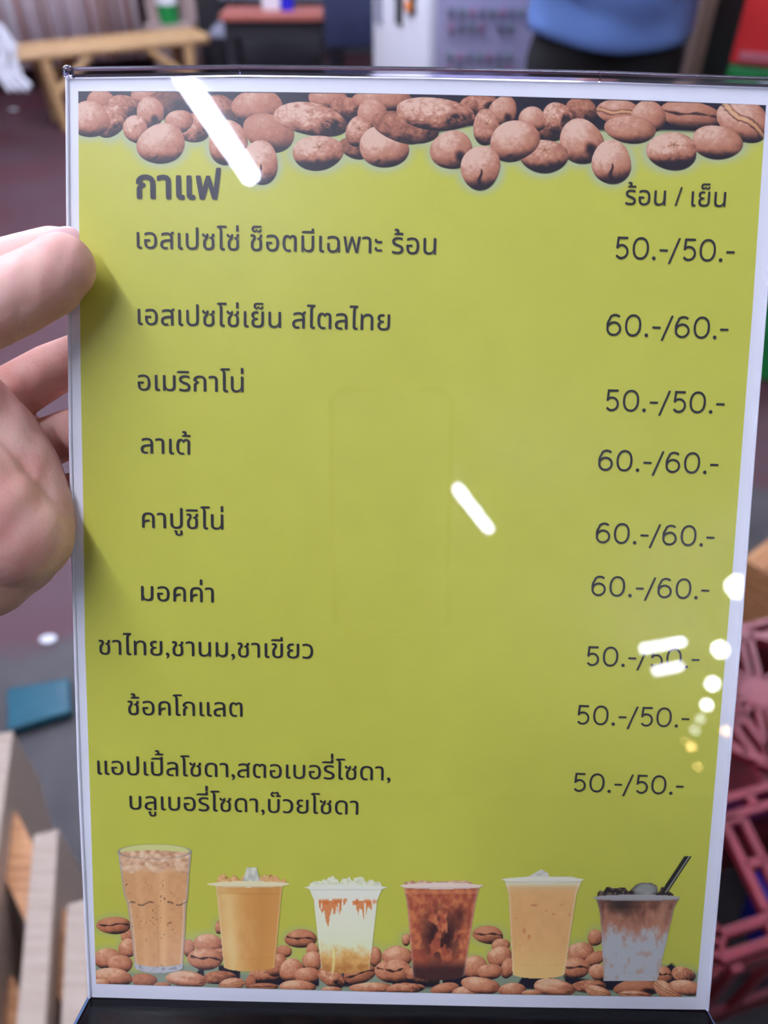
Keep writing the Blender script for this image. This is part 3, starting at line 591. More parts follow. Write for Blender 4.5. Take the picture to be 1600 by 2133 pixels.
P5 = [('5', 0), ('0', .83), ('.', 1.75), ('-', 2.08), ('/', 2.50), ('5', 3.12), ('0', 3.93), ('.', 4.85), ('-', 5.17)]
P6 = [('6', 0), ('0', .86), ('.', 1.79), ('-', 2.13), ('/', 2.55), ('6', 3.17), ('0', 4.04), ('.', 4.96), ('-', 5.27)]
for k, a, b in [(P5, (1282, 539), (1529, 546)), (P6, (1262, 699), (1516, 707)), (P5, (1262, 856), (1508, 862)), (P6, (1245, 980), (1495, 988)), (P6, (1240, 1131), (1487, 1139)), (P6, (1231, 1241), (1476, 1249)),
                (P5, (1222, 1387), (1456, 1393)), (P5, (1202, 1509), (1435, 1516)), (P5, (1195, 1649), (1423, 1656))]:
    put_line('price', [[q + [x, 0] for q in fig(ch)] for ch, x in k], a, b, 1.0)

# ---------------------------------------------------------------- the stand
stand = thing('menu_stand', 'clear acrylic upright menu stand with a glossy black foot, held in a hand', 'stand'); stand.matrix_world = SM
slab('front_panel', OUT, .5, 2.2, M['clear'], stand, grow=1.5)['label'] = 'clear front panel full of lamp reflections'
slab('back_panel', OUT, -2.6, -.75, M['clear'], stand, grow=1.5)
e = B()
pts = [SP(x, y, .2) for x, y in [(141, 152), (500, 147), (900, 152), (1250, 160), (1640, 174)]]
for a_, b_ in zip(pts, pts[1:]): e.tube(a_, b_, .00155, n=10)
e.done('top_edge', M['edge'], stand, True)['label'] = 'polished rounded top edge'
for E_, s_ in (('L', -1.6), ('R', 1.6)):
    e = B(); q = [SP(x + s_, y, .2) for y, x in OUT[E_]]
    for a_, b_ in zip(q, q[1:]): e.tube(a_, b_, .0005, n=8)
    e.done('side_edge', M['edge_white'], stand, True)
B().ball(SP(142, 150, .3), .0019, 12).done('corner_nub', M['edge'], stand, True)
pl = SP(186, 2079, 0); pr = SP(1474, 2106, 0); yy = (pl.y + pr.y) / 2
ft = B(); sl = (pr.y - pl.y) / (pr.x - pl.x)
mt = Matrix.Rotation(math.atan(sl), 3, 'Z')
ft.box(((pl.x + pr.x) / 2, yy - .0042, .002), (pr.x - pl.x + .001, .008, .074), mt)
ft.done('foot', M['black'], stand, bevel=.0012)
B().box(((pl.x + pr.x) / 2, yy - .0125, .002), (pr.x - pl.x + .012, .006, .090), mt).done('foot_plate', M['navy'], stand, bevel=.001)

# ---------------------------------------------------------------- the hand that holds it
hand = thing('person', 'left hand holding the menu stand, thumb in front and fingers behind its left edge', 'person')
def hc(*q): return [(SW(x, y, z), r * .001) for x, y, z, r in q]
chains = [
 hc((128, 556, 12.0, 9.6), (96, 584, 13, 10.6), (20, 623, 17, 11.0), (-90, 668, 21, 11.8), (-190, 760, 18, 14.5), (-230, 900, 8, 19)),            # thumb
 hc((330, 566, -13, 6.8), (215, 536, -13, 8), (110, 532, -13.5, 9.0), (10, 560, -12, 9.4), (-60, 604, -11, 9.8), (-190, 720, -4, 12), (-250, 880, 4, 18)),               # index
 hc((330, 700, -12, 6.8), (230, 722, -13, 8), (105, 772, -17, 8.6), (-10, 840, -16, 9.6), (-140, 900, -6, 12), (-220, 960, 2, 16)),                # middle
 hc((320, 850, -12, 6.4), (235, 876, -13, 7.6), (140, 905, -19, 8.2), (30, 950, -19, 9), (-100, 1000, -8, 12)),                                    # ring
 hc((300, 980, -12, 5.8), (220, 1008, -13, 6.6), (150, 1030, -18, 7.4), (50, 1060, -16, 8.4), (-90, 1090, -6, 12)),                                # little
 hc((-200, 860, 4, 20), (-90, 850, 4, 15.5), (-10, 915, 3, 13.5), (36, 985, 3, 13.2), (66, 1050, 3.5, 12.2), (74, 1092, 4, 12)),                    # web and palm
 hc((-230, 900, 13, 22), (-105, 1000, 17, 19), (-27, 1075, 17, 17), (28, 1118, 15, 15), (50, 1118, 10, 14.6)),                                       # thenar ridge
 hc((-210, 1030, 10, 25), (-90, 1130, 12, 20), (-40, 1172, 10, 17.5), (20, 1142, 9, 15.5)),
 hc((-210, 1030, 8, 25), (-270, 1180, 4, 25), (-460, 1400, -6, 26), (-860, 1740, -12, 32), (-1250, 2060, -12, 38)),
]
palm = fuse('hand', chains, M['skin'], hand, .0009, 5)
nm = SW(118, 505, 14)
ndir = (SW(150, 488, 12) - SW(85, 525, 14)).normalized(); up = (SW(118, 480, 18) - SW(118, 520, 12)).normalized()
side = ndir.cross(up).normalized(); up = side.cross(ndir).normalized()
B().ball((0, 0, 0), .0068, 20, (1.0, .66, .16), Matrix((ndir, side, up)).transposed()).done('thumbnail', M['nail'], hand, True).location = nm - up * .0004

# ---------------------------------------------------------------- the phone that takes the picture (seen only as a mirror image)
ph = thing('smartphone', 'dark phone mirrored faintly in the middle of the menu, rim catching light', 'phone'); ph.matrix_world = Matrix.Translation(CAM) @ CM.to_4x4()
B().box((0, -.065, .007), (.073, .158, .007), bev=.003).done('body', M['phone'], ph, True)
rb = B(); x_, y0_, y1_ = .037, .0155, -.1455
for p_, q_ in (((-x_, y0_ - .006), (-x_, y1_ + .006)), ((x_, y0_ - .006), (x_, y1_ + .006)), ((-x_ + .006, y0_), (x_ - .006, y0_)), ((-x_ + .006, y1_), (x_ - .006, y1_)), ((-x_, y0_ - .006), (-x_ + .006, y0_)), ((x_, y0_ - .006), (x_ - .006, y0_))):
    rb.tube((*p_, .007), (*q_, .007), .0022, n=10)
rb.done('rim', M['rim'], ph, True)

# ---------------------------------------------------------------- left side: bench, cloth, board
def px_at(px, py, Y): return atY(px, py, Y)
YB = 4.9
s0 = atY(42, 122, YB); s1 = atY(430, 108, YB + .55); ax = (s1 - s0); ax.z = 0; L = ax.length; ax.normalize()
bench = thing('bench', 'low yellow bamboo bench with splayed pole legs, in front of the striped cloth', 'bench', (s0.x, s0.y, 0), (0, 0, math.atan2(ax.y, ax.x)))
hb = s0.z
for k in range(6): B().tube((-.03, .02 + k * .052, hb), (L + .03, .02 + k * .052, hb), .027 + .002 * (k % 2), n=12).done('seat_pole', M['bamboo'], bench, True)
for x_, y_, dx in ((.13, .03, .03), (.13, .28, .03), (L - .1, .03, 0), (L - .1, .28, 0)):
    B().tube((x_, y_, hb - .02), (x_ + dx, y_, 0), .034, .03, 12).done('leg', M['bamboo'], bench, True)
for x_, d_ in ((.15, .24), (L - .12, -.24)):
    for y_ in (.03, .28): B().tube((x_, y_, hb * .48), (x_ + d_, y_, hb - .02), .024, n=12).done('brace', M['bamboo'], bench, True)

def cloth_mat():
    m = mat('striped_weave', (150, 138, 140), .85, scale=60, bump=.1); nt = m.node_tree; b = nt.nodes['Principled BSDF']
    tc = [n for n in nt.nodes if n.type == 'TEX_COORD'][0]; sp = nt.nodes.new('ShaderNodeSeparateXYZ'); nt.links.new(tc.outputs['Object'], sp.inputs[0])
    n1 = nt.nodes.new('ShaderNodeTexNoise'); n1.noise_dimensions = '1D'; n1.inputs['Scale'].default_value = 16; n1.inputs['Detail'].default_value = 3; nt.links.new(sp.outputs['X'], n1.inputs['W'])
    r = nt.nodes.new('ShaderNodeValToRGB'); r.color_ramp.interpolation = 'LINEAR'; el = r.color_ramp.elements
    cs = [(.28, (140, 84, 60)), (.36, (196, 140, 116)), (.41, (184, 142, 142)), (.47, (222, 208, 222)), (.52, (204, 176, 172)), (.57, (232, 228, 232)), (.64, (190, 150, 138)), (.72, (160, 104, 76))]
    el[0].position, el[1].position = cs[0][0], cs[-1][0]
    for p, c in cs[1:-1]: el.new(p)
    for e_, (p, c) in zip(sorted(el, key=lambda q: q.position), cs): e_.color = (*[float(v) for v in lin(c)], 1)
    nt.links.new(n1.outputs[0], r.inputs[0]); nt.links.new(r.outputs[0], b.inputs['Base Color']); return m
M['weave'] = cloth_mat()
YC = 5.75; a_ = atY(-60, 100, YC); b_ = atY(312, 100, YC + .5); n_ = 160
vs, fs = [], []
dirc = (b_ - a_); dirc.z = 0; Lc = dirc.length; dirc.normalize(); nrm = Vector((-dirc.y, dirc.x, 0))
for k in range(n_ + 1):
    u_ = k / n_ * Lc; off = .018 * math.sin(u_ * 34) + .01 * math.sin(u_ * 83 + 1)
    for z_ in (.16, .9, 1.75): vs.append((u_, off * (1.1 - .2 * z_), z_))
for k in range(n_):
    for j in range(2): i = k * 3 + j; fs.append((i, i + 3, i + 4, i + 1))
cl = mesh('striped_cloth', vs, fs, M['weave'], None, smooth=True); cl.location = (a_.x, a_.y, 0); cl.rotation_euler = (0, 0, math.atan2(dirc.y, dirc.x))
cl.modifiers.new('thick', 'SOLIDIFY').thickness = .006
tag(cl, 'hanging cloth with fine grey, mauve and brown upright stripes behind the bamboo bench', 'cloth')
rl = thing('clothes_rail', 'dark rail carrying the striped cloth, above the frame', 'rail', (a_.x, a_.y, 0), (0, 0, math.atan2(dirc.y, dirc.x)))
B().tube((-.05, 0, 1.76), (Lc + .05, 0, 1.76), .016).done('bar', M['metal'], rl, True)
for x_ in (-.03, Lc + .03): B().tube((x_, 0, 0), (x_, 0, 1.76), .016).done('upright', M['metal'], rl, True)
ts = atY(2, 120, 4.5)
tas = thing('tassel_hanging', 'white knotted cotton tassel hanging at the far left edge of the picture', 'hanging', (ts.x, ts.y, 0))
def cord(pts, r): 
    b = B()
    for p, q in zip(pts, pts[1:]): b.tube(p, q, r, n=8).ball(q, r * 1.15, 8)
    return b.done('cord', M['white'], tas, True)
for k in range(13):
    x_ = -.16 + k * .0145; zb = .62 - .03 * (k % 3) - abs(k - 8) * .012; o_ = random.uniform(-.01, .01)
    cord([(x_ * .9, o_, 1.7), (x_, o_, 1.1), (x_ + .004, o_ + .01, .85), (x_ + random.uniform(-.01, .02), o_, zb)], .0085)
for k in range(6):
    x_ = -.05 + k * .022; cord([(x_ * .5, .02, .62), (x_ + .02, .015, .52), (x_ + .035 * math.sin(k * 2), .0, .42), (x_ + .05, -.01, .33 + .02 * (k % 2))], .012)
bd0 = atY(318, 100, 5.9); bd1 = atY(422, 100, 5.95)
bo = B().box(((bd0.x + bd1.x) / 2, 5.92, .85), (bd1.x - bd0.x, .03, 1.7), bev=.004).done('leaning_board', M['board']); tag(bo, 'pinkish grey board standing right of the striped cloth', 'board')
cp = atY(342, 16, 5.72)
c_ = thing('plastic_cup', 'green cup with a white upper half in front of the pinkish board', 'cup', (cp.x, cp.y, cp.z - .05))
sh = B().box((cp.x, 5.81, cp.z - .105), (.30, .18, .02)).done('wall_shelf', M['board']); tag(sh, 'narrow pinkish shelf under the green cup', 'shelf')
c_.location = (cp.x, 5.81, cp.z - .095)
B().tube((0, 0, 0), (0, 0, .105), .062, .068, 20).done('base_half', M['green'], c_, True); B().tube((0, 0, .105), (0, 0, .20), .068, .074, 20).done('upper_half', M['white'], c_, True)

# ---------------------------------------------------------------- middle background: table, boxes, chair
YT = 4.2
t0 = atY(458, 36, YT); t1 = atY(706, 36, YT); th_ = t0.z; tx = (t0.x + t1.x) / 2; tw = t1.x - t0.x
tb = thing('table', 'small table with a reddish brown top and black frame, behind the menu top', 'table', (tx, YT, 0))
B().box((0, .11, th_), (tw, .25, .028), bev=.004).done('tabletop', M['tabtop'], tb)
B().box((0, .11, th_ - .05), (tw - .06, .2, .07)).done('apron', M['dark'], tb)
for sx in (-1, 1):
    for y_ in (.02, .2): B().box((sx * (tw / 2 - .03), y_, (th_ - .014) / 2), (.035, .035, th_ - .014), bev=.003).done('leg', M['dark'], tb)
def smallbox(name, label, cat, px, py, Y, w_, h_, d_, m, z=None, bev=.01, group=None):
    p = atY(px, py, Y); zb = 0 if z is None else z
    o = thing(name, label, cat, (p.x, Y, zb), group=group)
    B().box((0, 0, h_ / 2), (w_, d_, h_), bev=bev).done('body', m, o, True); return o
zt = th_ + .014
o = smallbox('paper_cup', 'white carton with a green print standing on the brown table', 'carton', 566, 20, YT + .1, .085, .2, .06, M['white'], zt, .012); B().box((.01, -.031, .1), (.04, .003, .07), bev=.001).done('print', M['grass'], o)
p = atY(598, 20, YT + .12); o = thing('bottle', 'deep blue bottle beside the white carton on the brown table', 'bottle', (p.x, YT + .12, zt)); B().tube((0, 0, 0), (0, 0, .14), .034, .032, 18).done('body', M['blue'], o, True); B().tube((0, 0, .14), (0, 0, .19), .03, .013, 18).done('neck', M['blue'], o, True); B().tube((0, 0, .19), (0, 0, .21), .014, n=14).done('cap', M['white'], o, True)
def chair(name, label, px, Y, m, seat_h=.44, back_h=.92, w_=.44):
    p = atY(px, 60, Y); o = thing(name, label, 'chair', (p.x, Y, 0), group='chairs round the brown table')
    B().box((0, 0, seat_h), (w_, .42, .05), bev=.015).done('seat', m, o, True)
    B().box((0, .2, (seat_h + back_h) / 2 + .06), (w_, .035, back_h - seat_h - .12), bev=.014).done('backrest', m, o, True)
    for sx in (-1, 1):
        B().tube((sx * (w_ / 2 - .03), -.18, seat_h - .02), (sx * (w_ / 2 - .02), -.2, 0), .012).done('leg', M['metal'], o, True)
        B().tube((sx * (w_ / 2 - .03), .2, back_h - .1), (sx * (w_ / 2 - .02), .22, 0), .012).done('leg', M['metal'], o, True)
    return o
chair('chair', 'grey backed chair behind the left end of the brown table', 500, 5.5, M['mid'], .45, 1.05, .3)
chair('chair', 'grey backed chair behind the right end of the brown table', 650, 5.5, M['mid'], .45, 1.05, .38)
chair('chair', 'dark navy chair between the brown table and the white cabinet', 740, 3.9, M['navyf'], .47, .86, .3)
fl = [('storage_box', 'pale grey box on the floor right of the table legs', 'box', 732, 3.95 + .55, .21, .2, .2, M['mid']), ('water_jug', 'tall pale grey jug on the floor under the right table edge', 'jug', 688, 4.85, .10, .34, .11, M['mid']),
      ('storage_box', 'pinkish box on the floor under the table', 'box', 596, 5.05, .12, .22, .2, M['board']), ('storage_box', 'slate grey box on the floor under the left of the table', 'box', 545, 5.05, .12, .26, .2, M['mid']), ('storage_box', 'long low grey box on the floor behind the table legs', 'box', 636, 5.9, .2, .2, .2, M['mid'])]
for n_, l_, c_, x_, Y_, w_, h_, d_, m_ in fl: smallbox(n_, l_, c_, x_, 120, Y_, w_, h_, d_, m_)
smallbox('black_crate', 'black box under the middle of the brown table', 'box', 590, 80, 4.85, .42, .2, .26, M['dark'], .362)
sh = smallbox('low_shelf', 'black low shelf under the brown table carrying the black box', 'shelf', 590, 80, 4.85, .46, .02, .3, M['dark'], .34, .003)
for sx in (-.2, .2):
    for sy in (-.12, .12): B().box((sx, sy, -.17), (.02, .02, .34)).done('leg', M['dark'], sh)
smallbox('grey_locker', 'dark grey upright locker left of the brown table', 'locker', 452, 60, 6.0, .19, 1.25, .3, M['dark'])
smallbox('black_cabinet', 'black tall cabinet right of the pinkish board', 'cabinet', 430, 60, 6.65, .5, 1.9, .4, M['black'])

# ---------------------------------------------------------------- the white cabinet with printed side
cc = atY(910, 75, 2.75); ang = math.radians(-24)
cab = thing('display_cabinet', 'tall white cabinet with dark slots and a shade-tinted side printed with rows of small icons', 'cabinet', (cc.x, 2.75, 0), (0, 0, 0))
R2 = Matrix.Rotation(math.radians(22), 3, 'Z')     # side face runs right and slightly back
def cw(x, y, z): return R2 @ Vector((x, y, z))
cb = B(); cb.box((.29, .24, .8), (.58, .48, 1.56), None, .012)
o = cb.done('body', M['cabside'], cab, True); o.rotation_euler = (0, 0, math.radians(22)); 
o2 = B().box((-.012, .24, .8), (.03, .47, 1.54), None, .008).done('door', M['cabinet'], cab, True); o2.rotation_euler = (0, 0, math.radians(22)); o2['label'] = 'white door with dark slots'
def door_pt(px, py):
    d = rays(px, py); n = np.array(R2 @ Vector((-1, 0, 0))); q = np.array((cc.x, 2.75, 0)); k = ((q - CAMn) @ n) / (d @ n)
    return R2.transposed() @ (Vector(CAMn + d * k) - Vector((cc.x, 2.75, 0)))
for xa, xb, yb_, mm in ((799, 811, 44, 'mid'), (842, 855, 47, 'dark'), (870, 883, 26, 'dark')):
    pa_, pb_ = door_pt(xa, yb_), door_pt(xb, yb_); hh = .3
    B().box((-.03, (pa_.y + pb_.y) / 2, pa_.z + hh / 2), (.008, abs(pa_.y - pb_.y), hh), bev=.002).done('slot', M[mm], o2)
pk_ = door_pt(872, 13)
B().ball((-.036, pk_.y, pk_.z), .018, 12, (.3, 1.5, 1)).done('sticker', mat('orange_sticker', (226, 120, 40), .5), o2, True)
# icons on the side face
def side_pt(px, py):
    d = rays(px, py); n = np.array(R2 @ Vector((0, -1, 0))); q = np.array((cc.x, 2.75, 0)); k = ((q - CAMn) @ n) / (d @ n)
    P = Vector(CAMn + d * k) - Vector((cc.x, 2.75, 0)); return R2.transposed() @ P
ics = [(x, 27) for x in (940, 962, 984, 1005, 1026, 1047, 1066, 1086)] + [(x, 58) for x in (939, 961, 982, 1003, 1044, 1063)] + [(x, 119) for x in (936, 957, 978, 999, 1019, 1040, 1060)] + [(x, 145) for x in (936, 957, 1040, 1060)]
icm = [mat('icon_' + n, c, .6) for n, c in (('grey', (128, 130, 150)), ('rose', (164, 128, 156)), ('green', (128, 142, 148)))]
for k, (x, y) in enumerate(ics):
    p = side_pt(x, y); b = B(); b.box((p.x, -.002, p.z + .006), (.024, .004, .014)).tube((p.x, -.002, p.z - .016), (p.x, -.002, p.z + .004), .004, .012, 10)
    b.done('icon', icm[(k * 2 + (y > 100)) % 3], o)

# ---------------------------------------------------------------- the person in blue
YP = 2.46; pc = atY(1262, 90, YP); hx = pc.x
per = thing('person', 'person in a light blue shirt and black trousers standing beside the white cabinet', 'person', (hx, YP, 0))
V3 = Vector
def ch(*q): return [(V3((x, y, z)), r) for x, y, z, r in q]
fuse('trousers', [ch((-.072, 0, .91, .122), (-.095, 0, .84, .122), (-.105, 0, .5, .085), (-.105, .01, .07, .062)), ch((.072, 0, .91, .122), (.095, 0, .84, .122), (.105, 0, .5, .085), (.105, .01, .07, .062)), ch((-.07, 0, .91, .12), (.07, 0, .91, .12))], M['trouser'], per, .012, 4)
fuse('body', [ch((0, 0, .95, .1), (0, 0, 1.35, .1), (0, 0, 1.47, .055), (0, 0, 1.56, .06)), ch((0, -.01, 1.60, .088), (0, -.03, 1.56, .07), (0, 0, 1.66, .088)), ch((-.2, 0, 1.36, .05), (-.25, -.02, 1.1, .042), (-.13, -.26, 1.06, .03), (-.08, -.32, 1.07, .026)), ch((.2, 0, 1.36, .05), (.25, -.02, 1.1, .042), (.13, -.26, 1.06, .03), (.08, -.32, 1.07, .026)),
              *[ch((s * .08, -.32, 1.07, .024), (s * (.07 - .012 * f), -.38, 1.08 + .012 * (f - 1.5), .009), (s * (.05 - .012 * f), -.41, 1.07 + .012 * (f - 1.5), .008)) for s in (-1, 1) for f in range(4)], *[ch((s * .08, -.31, 1.08, .02), (s * .07, -.34, 1.12, .01), (s * .05, -.36, 1.13, .009)) for s in (-1, 1)],
              ch((0, -.105, 1.585, .014), (0, -.092, 1.61, .01)), ch((-.088, 0, 1.6, .018), (-.09, .005, 1.615, .016)), ch((.088, 0, 1.6, .018), (.09, .005, 1.615, .016))], M['skin'], per, .006, 4)
# shirt: an open-bottomed tube with a sagging hem, plus sleeves
vs, fs = [], []; nz_, na = 26, 56
for j in range(nz_):
    f_ = j / (nz_ - 1)
    for k in range(na):
        t_ = 2 * math.pi * k / na; hem = .885 + .028 * abs(math.cos(t_)) ** 2 + .012 * max(0, -math.cos(t_)); zz = hem + (1.43 - hem) * f_
        rx_ = float(np.interp(zz, [.8, .9, 1.1, 1.3, 1.38, 1.45], [.224, .230, .212, .225, .19, .08])); ry_ = float(np.interp(zz, [.8, 1.1, 1.3, 1.45], [.165, .15, .145, .07]))
        fo = 1 + .018 * math.sin(t_ * 7 + zz * 9) * (1 - f_) + .008 * math.sin(zz * 60 + t_ * 2) * (1 - f_)
        vs.append((rx_ * fo * math.cos(t_), ry_ * fo * math.sin(t_), zz))
for j in range(nz_ - 1):
    for k in range(na): a0 = j * na + k; a1 = j * na + (k + 1) % na; fs.append((a0, a1, a1 + na, a0 + na))
sh_ = mesh('shirt', vs, fs, M['shirt'], per, smooth=True); sh_.modifiers.new('thick', 'SOLIDIFY').thickness = .004
fuse('sleeve', [ch((-.17, 0, 1.39, .06), (-.215, 0, 1.34, .066), (-.25, -.02, 1.12, .06))], M['shirt'], per, .008, 4); fuse('sleeve', [ch((.17, 0, 1.39, .06), (.215, 0, 1.34, .066), (.25, -.02, 1.12, .06))], M['shirt'], per, .008, 4)
fuse('hair', [ch((0, .02, 1.66, .098), (0, .03, 1.62, .094), (0, .05, 1.56, .07))], M['hair'], per, .008, 3)
for s in (-1, 1):
    B().ball((s * .105, -.03, .045), .06, 18, (.8, 2.0, .72)).done('shoe', M['dark'], per, True)
    B().ball((s * .034, -.083, 1.615), .012, 12).done('eye', M['white'], per, True)
B().ball((0, -.098, 1.555), .02, 12, (1.2, .25, .3)).done('mouth', mat('lips', (176, 100, 96), .5), per, True)

# ---------------------------------------------------------------- right side: post, black board, boxes
def vertical(name, label, cat, xl, xr, py, Y, h_, d_, m):
    a, b = atY(xl, py, Y), atY(xr, py, Y); o = thing(name, label, cat, ((a.x + b.x) / 2, Y + d_ / 2, 0)); B().box((0, 0, h_ / 2), (b.x - a.x, d_, h_), bev=.004).done('body', m, o); return o
vertical('wooden_post', 'brown weathered wooden post right of the person in blue', 'post', 1450, 1477, 80, 2.9, 3.3, .07, M['post'])
vertical('black_cabinet', 'black upright cabinet between the wooden post and the red box', 'cabinet', 1478, 1540, 80, 3.0, 1.06, .4, M['dark'])
YR = 2.3; r0 = atY(1519, 132, YR); zr = r0.z; az = math.radians(-29); _c = Matrix.Rotation(az, 3, 'Z') @ Vector((.22, .2, 0)) + Vector((r0.x, YR, 0))
gb = thing('green_crate', 'green box with a pale front panel, under the red box at the right edge', 'crate', (_c.x, _c.y, 0), (0, 0, az))
B().box((0, 0, zr * .75), (.44, .4, zr * .5 - .01), bev=.006).done('upper_tray', M['green'], gb); B().box((0, 0, zr * .25), (.44, .4, zr * .5 - .012), bev=.006).done('lower_tray', M['green'], gb)
B().box((.035, -.202, zr - .1), (.33, .006, .14), bev=.001).done('front_panel', mat('pale_panel', (190, 196, 206), .5), gb)
rb_ = thing('red_box', 'red box with faded pink and white marks, on top of the green crate', 'box', (_c.x, _c.y, zr), (0, 0, az))
B().box((0, 0, .2), (.44, .4, .4), bev=.006).done('body', M['redbox'], rb_)
B().box((-.085, -.202, .17), (.09, .004, .15), bev=.001).done('print', M['pinkish'], rb_)
B().ball((-.07, -.204, .20), .012, 12, (1, .3, 1)).done('mark', M['white'], rb_, True); B().ball((.0, -.204, .10), .014, 12, (1, .3, 1)).done('mark', M['white'], rb_, True)
B().box((-.145, -.202, .02), (.11, .004, .022), bev=.001).done('print', M['pinkish'], rb_)

# wood block beyond the red crates
def slat_crate(name, label, loc, rz, dims, m, n=3):
    o = thing(name, label, 'crate', loc, (0, 0, rz)); w_, d_, h_ = dims; sh_ = h_ / n
    for k in range(n):
        z_ = sh_ * (k + .5)
        for s in (-1, 1):
            B().box((0, s * (d_ / 2 - .007), z_), (w_, .014, sh_ * .86), bev=.001).done('slat', m, o); B().box((s * (w_ / 2 - .007), 0, z_), (.014, d_ - .03, sh_ * .86), bev=.001).done('slat', m, o)
    for sx in (-1, 1):
        for sy in (-1, 1): B().box((sx * (w_ / 2 - .028), sy * (d_ / 2 - .028), h_ / 2), (.026, .026, h_)).done('corner_post', m, o)
    for k in range(5): B().box((0, -d_ / 2 + d_ * (k + .5) / 5, .012), (w_ - .03, d_ / 5 * .85, .01)).done('floor_slat', m, o)
    for k in range(5): B().box((0, -d_ / 2 + d_ * (k + .5) / 5, h_ + .006), (w_, d_ / 5 * .9, .012), bev=.001).done('lid_slat', m, o)
    return o
q = atZ(1556, 1190, .16)
slat_crate('wooden_crate', 'small tan wooden crate at the right edge beyond the red crates', (q.x + .21, q.y + .03, 0), math.radians(38), (.34, .26, .16), M['pine_old'])

# ---------------------------------------------------------------- red bottle crates, upside down: lattice on top
def ladder(b, p, q, wd, t=.012, step=.085, h=.016):
    p, q = V3(p), V3(q); d = q - p; Ln = d.length; d.normalize(); n = V3((-d.y, d.x, 0)); rot = Matrix((d, n, V3((0, 0, 1)))).transposed()
    for s in (-1, 1): b.box((p + q) / 2 + n * s * (wd / 2 - t / 2), (Ln, t, h), rot)
    k = max(1, round(Ln / step))
    for i in range(k + 1): b.box(p + d * (Ln * i / k), (t, wd - t, h), rot)
def bottle_crate(label, loc, rz, w_, d_, h_, hub=None, cross=None, post=None):
    o = thing('bottle_crate', label, 'crate', loc, (0, 0, rz), 'upturned red bottle crates')
    b = B(); x_, y_ = w_ / 2 - .018, d_ / 2 - .018
    ladder(b, (-x_, y_, h_), (x_, y_, h_), .036); ladder(b, (-x_, -y_, h_), (x_, -y_, h_), .036); ladder(b, (-x_, -y_, h_), (-x_, y_, h_), .036); ladder(b, (x_, -y_, h_), (x_, y_, h_), .036)
    b.done('rim_lattice', M['redpl'], o, bevel=.0015)
    if hub:
        b = B(); b.tube((hub[0], hub[1], h_ - .008), (hub[0], hub[1], h_ + .009), .03, n=20); b.done('hub', M['redpl'], o, bevel=.0015)
        for k in range(8):
            a_ = math.radians(k * 45 + 20); e_ = V3((hub[0] + math.cos(a_) * .12, hub[1] + math.sin(a_) * .12, h_)); b = B(); ladder(b, V3((hub[0] + math.cos(a_) * .03, hub[1] + math.sin(a_) * .03, h_)), e_, .024, .008, .08); b.done('spoke', M['redpl'], o)
        b = B()
        for k in range(24):
            a0, a1 = 2 * math.pi * k / 24, 2 * math.pi * (k + 1) / 24; p_ = V3((hub[0] + .125 * math.cos(a0), hub[1] + .125 * math.sin(a0), h_)); q_ = V3((hub[0] + .125 * math.cos(a1), hub[1] + .125 * math.sin(a1), h_)); d = (q_ - p_).normalized(); b.box((p_ + q_) / 2, ((q_ - p_).length + .003, .014, .018), Matrix((d, V3((-d.y, d.x, 0)), V3((0, 0, 1)))).transposed())
        b.done('ring', M['redpl'], o)
    else:
        for xb in cross or ():
            b = B(); ladder(b, (xb, y_ - .018, h_), (xb - .018, -y_ + .018, h_), .040, .012, .075); b.done('cross_bar', M['redpl'], o, bevel=.0015)
    # side walls: posts and two rails, open between
    for (ax0, ay0, ax1, ay1) in ((-1, -1, 1, -1), (1, -1, 1, 1), (1, 1, -1, 1), (-1, 1, -1, -1)):
        b = B(); p_ = V3((ax0 * w_ / 2, ay0 * d_ / 2, 0)); q_ = V3((ax1 * w_ / 2, ay1 * d_ / 2, 0)); d = (q_ - p_); Ln = d.length; d.normalize(); rot = Matrix((d, V3((-d.y, d.x, 0)), V3((0, 0, 1)))).transposed(); c_ = (p_ + q_) / 2
        b.box(c_ + V3((0, 0, h_ * .10)), (Ln, .008, h_ * .2), rot); b.box(c_ + V3((0, 0, h_ * .88)), (Ln, .008, h_ * .16), rot)
        kk = max(2, round(Ln / .10))
        for i in range(kk + 1): b.box(p_ + d * (Ln * i / kk) + V3((0, 0, h_ / 2)), (.014, .010, h_), rot)
        if ay0 != -1 or ay1 != -1: b.box(c_ + V3((0, 0, h_ * .5)), (Ln - .004, .005, h_ * .96), rot)
        elif post is not None: b.box(V3(((-w_ / 2 + post) / 2, -d_ / 2, h_ / 2)), (post + w_ / 2, .005, h_ * .96)); b.box(V3((post, -d_ / 2 - .004, h_ / 2)), (.014, .014, h_))
        b.done('side_wall', M['redpl'], o)
    return o
dvec = V3((.96, .27, 0)).normalized(); nv = V3((-dvec.y, dvec.x, 0)); rzc = math.atan2(dvec.y, dvec.x)
A_ = atZ(1512, 1690, .28); C_ = atZ(1480, 1985, .28)
dep = abs((A_ - C_).dot(nv)) + .036; w1 = .44
A_ = atZ(1500, 1690, .28) - dvec * .13
cen = A_ + dvec * (w1 / 2) - nv * (dep / 2 - .018)
def _lx(px, py): return (atZ(px, py, .28) - V3((cen.x, cen.y, .28))).dot(dvec)
bottle_crate('nearer red plastic bottle crate with slotted bars and a diagonal, right of the menu foot', (cen.x, cen.y, 0), rzc, w1, dep, .28, None, [_lx(1512, 1700) + .004, _lx(1512, 1700) + .15, _lx(1512, 1700) - .15], _lx(1530, 2005))
hb_ = atZ(1578, 1448, .27); 
cen2 = hb_ + dvec * .12 - nv * .0
bottle_crate('farther red plastic bottle crate with a round spoked star on top', (cen2.x, cen2.y, 0), rzc, .40, .262, .27, (-.12, 0))
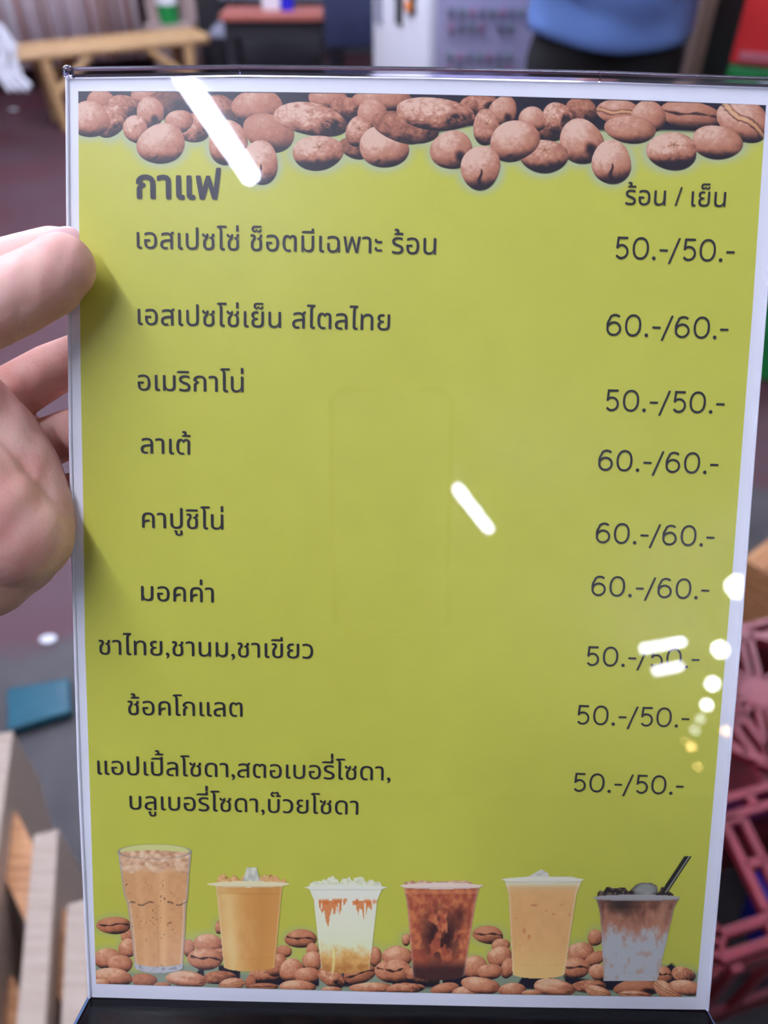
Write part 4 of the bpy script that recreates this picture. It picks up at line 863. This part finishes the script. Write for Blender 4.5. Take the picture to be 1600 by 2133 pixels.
q = atZ(1612, 1900, .06); bk = thing('plastic_basin', 'bright blue plastic tub inside the nearer red crate', 'tub', (q.x + .02, q.y, 0)); B().tube((0, 0, 0), (0, 0, .1), .05, .062, 24).done('bowl', M['blue'], bk, True)

# ---------------------------------------------------------------- pine crate, bottom left: boards on edge with clipped ends
HB = .30
pa = atZ(100, 1734, HB); pb = atZ(84, 1942, HB); run = (pb - pa).normalized()
cr = thing('wooden_crate', 'pale pine crate of thick boards set on edge, at the bottom left corner', 'crate', (pa.x, pa.y, 0))
side = V3((run.y, -run.x, 0)); side = side if side.x > 0 else -side
def vert_drop(P, px_, py_):       # height on the upright line through P that shows at photo row py_
    d = rays(px_, py_); k = P.y / d[1]; return CAMH + d[2] * k
z_lo = vert_drop(pa, 165, 1822); hgt = HB - z_lo
O_ = V3((pa.x, pa.y, 0))
for j, (x_, y_, wd) in enumerate(((2, 1527, .034), (96, 1732, .032), (166, 1876, .030))):
    p = atZ(x_, y_, HB); Ln = .62
    poly = [p, p + run * Ln, p + run * Ln - V3((0, 0, hgt + .12)), p + run * .05 - V3((0, 0, hgt + .12)), p + V3((0, 0, -hgt * 1.0)) + run * .0]
    poly = [q_ - side * wd / 2 - O_ for q_ in poly]
    B().prism(poly, side * wd).done('board', M['pine'], cr, bevel=.0015)
p0 = atZ(2, 1527, HB); p2 = atZ(166, 1876, HB); spread = (p2 - p0)
for k, (t_, dz) in enumerate(((.10, .05), (.30, .10), (.50, .10))):
    a_ = p0 + run * (t_ + .02) - O_ - V3((0, 0, dz)); b_ = p2 + run * (t_ - .0) - O_ - V3((0, 0, dz)); d = (b_ - a_).normalized(); n = V3((-d.y, d.x, 0))
    B().box((a_ + b_) / 2, ((b_ - a_).length, .045, .02), Matrix((d, n, V3((0, 0, 1)))).transposed()).done('cross_slat', M['pine_old'], cr)
for (t_, s_) in ((.07, 0), (.5, 0), (.07, 1), (.5, 1)):
    q_ = (p0 if s_ == 0 else p2) + run * t_ - O_; B().box((q_.x, q_.y, (HB - hgt - .06) / 2), (.03, .03, HB - hgt - .06)).done('leg', M['pine'], cr)

# ---------------------------------------------------------------- litter on the floor
q = [atZ(x, y, .012) for x, y in ((18, 1440), (148, 1418), (150, 1488), (100, 1502), (18, 1528))]
b = B(); b.prism([p - V3((0, 0, .011)) for p in q], (0, 0, .022)); o = b.done('plastic_tray', M['teal'], None, bevel=.004); tag(o, 'flat teal plastic tray on the grey floor left of the menu', 'tray')
for (x, y, r, l_) in ((100, 1331, .016, 'white scrap of paper on the red floor above the teal tray'),):
    q = atZ(x, y, .004); o = B().ball((0, 0, 0), r, 12, (1.15, .8, .18)).done('paper_scrap', M['white'], None, True); o.location = q; tag(o, l_, 'scrap')
q = atZ(28, 228, .01); o = B().ball((0, 0, 0), .022, 12, (1.3, .8, .3)).done('paper_scrap', M['white'], None, True); o.location = q; tag(o, 'pale scrap on the red floor below the white tassel', 'scrap')
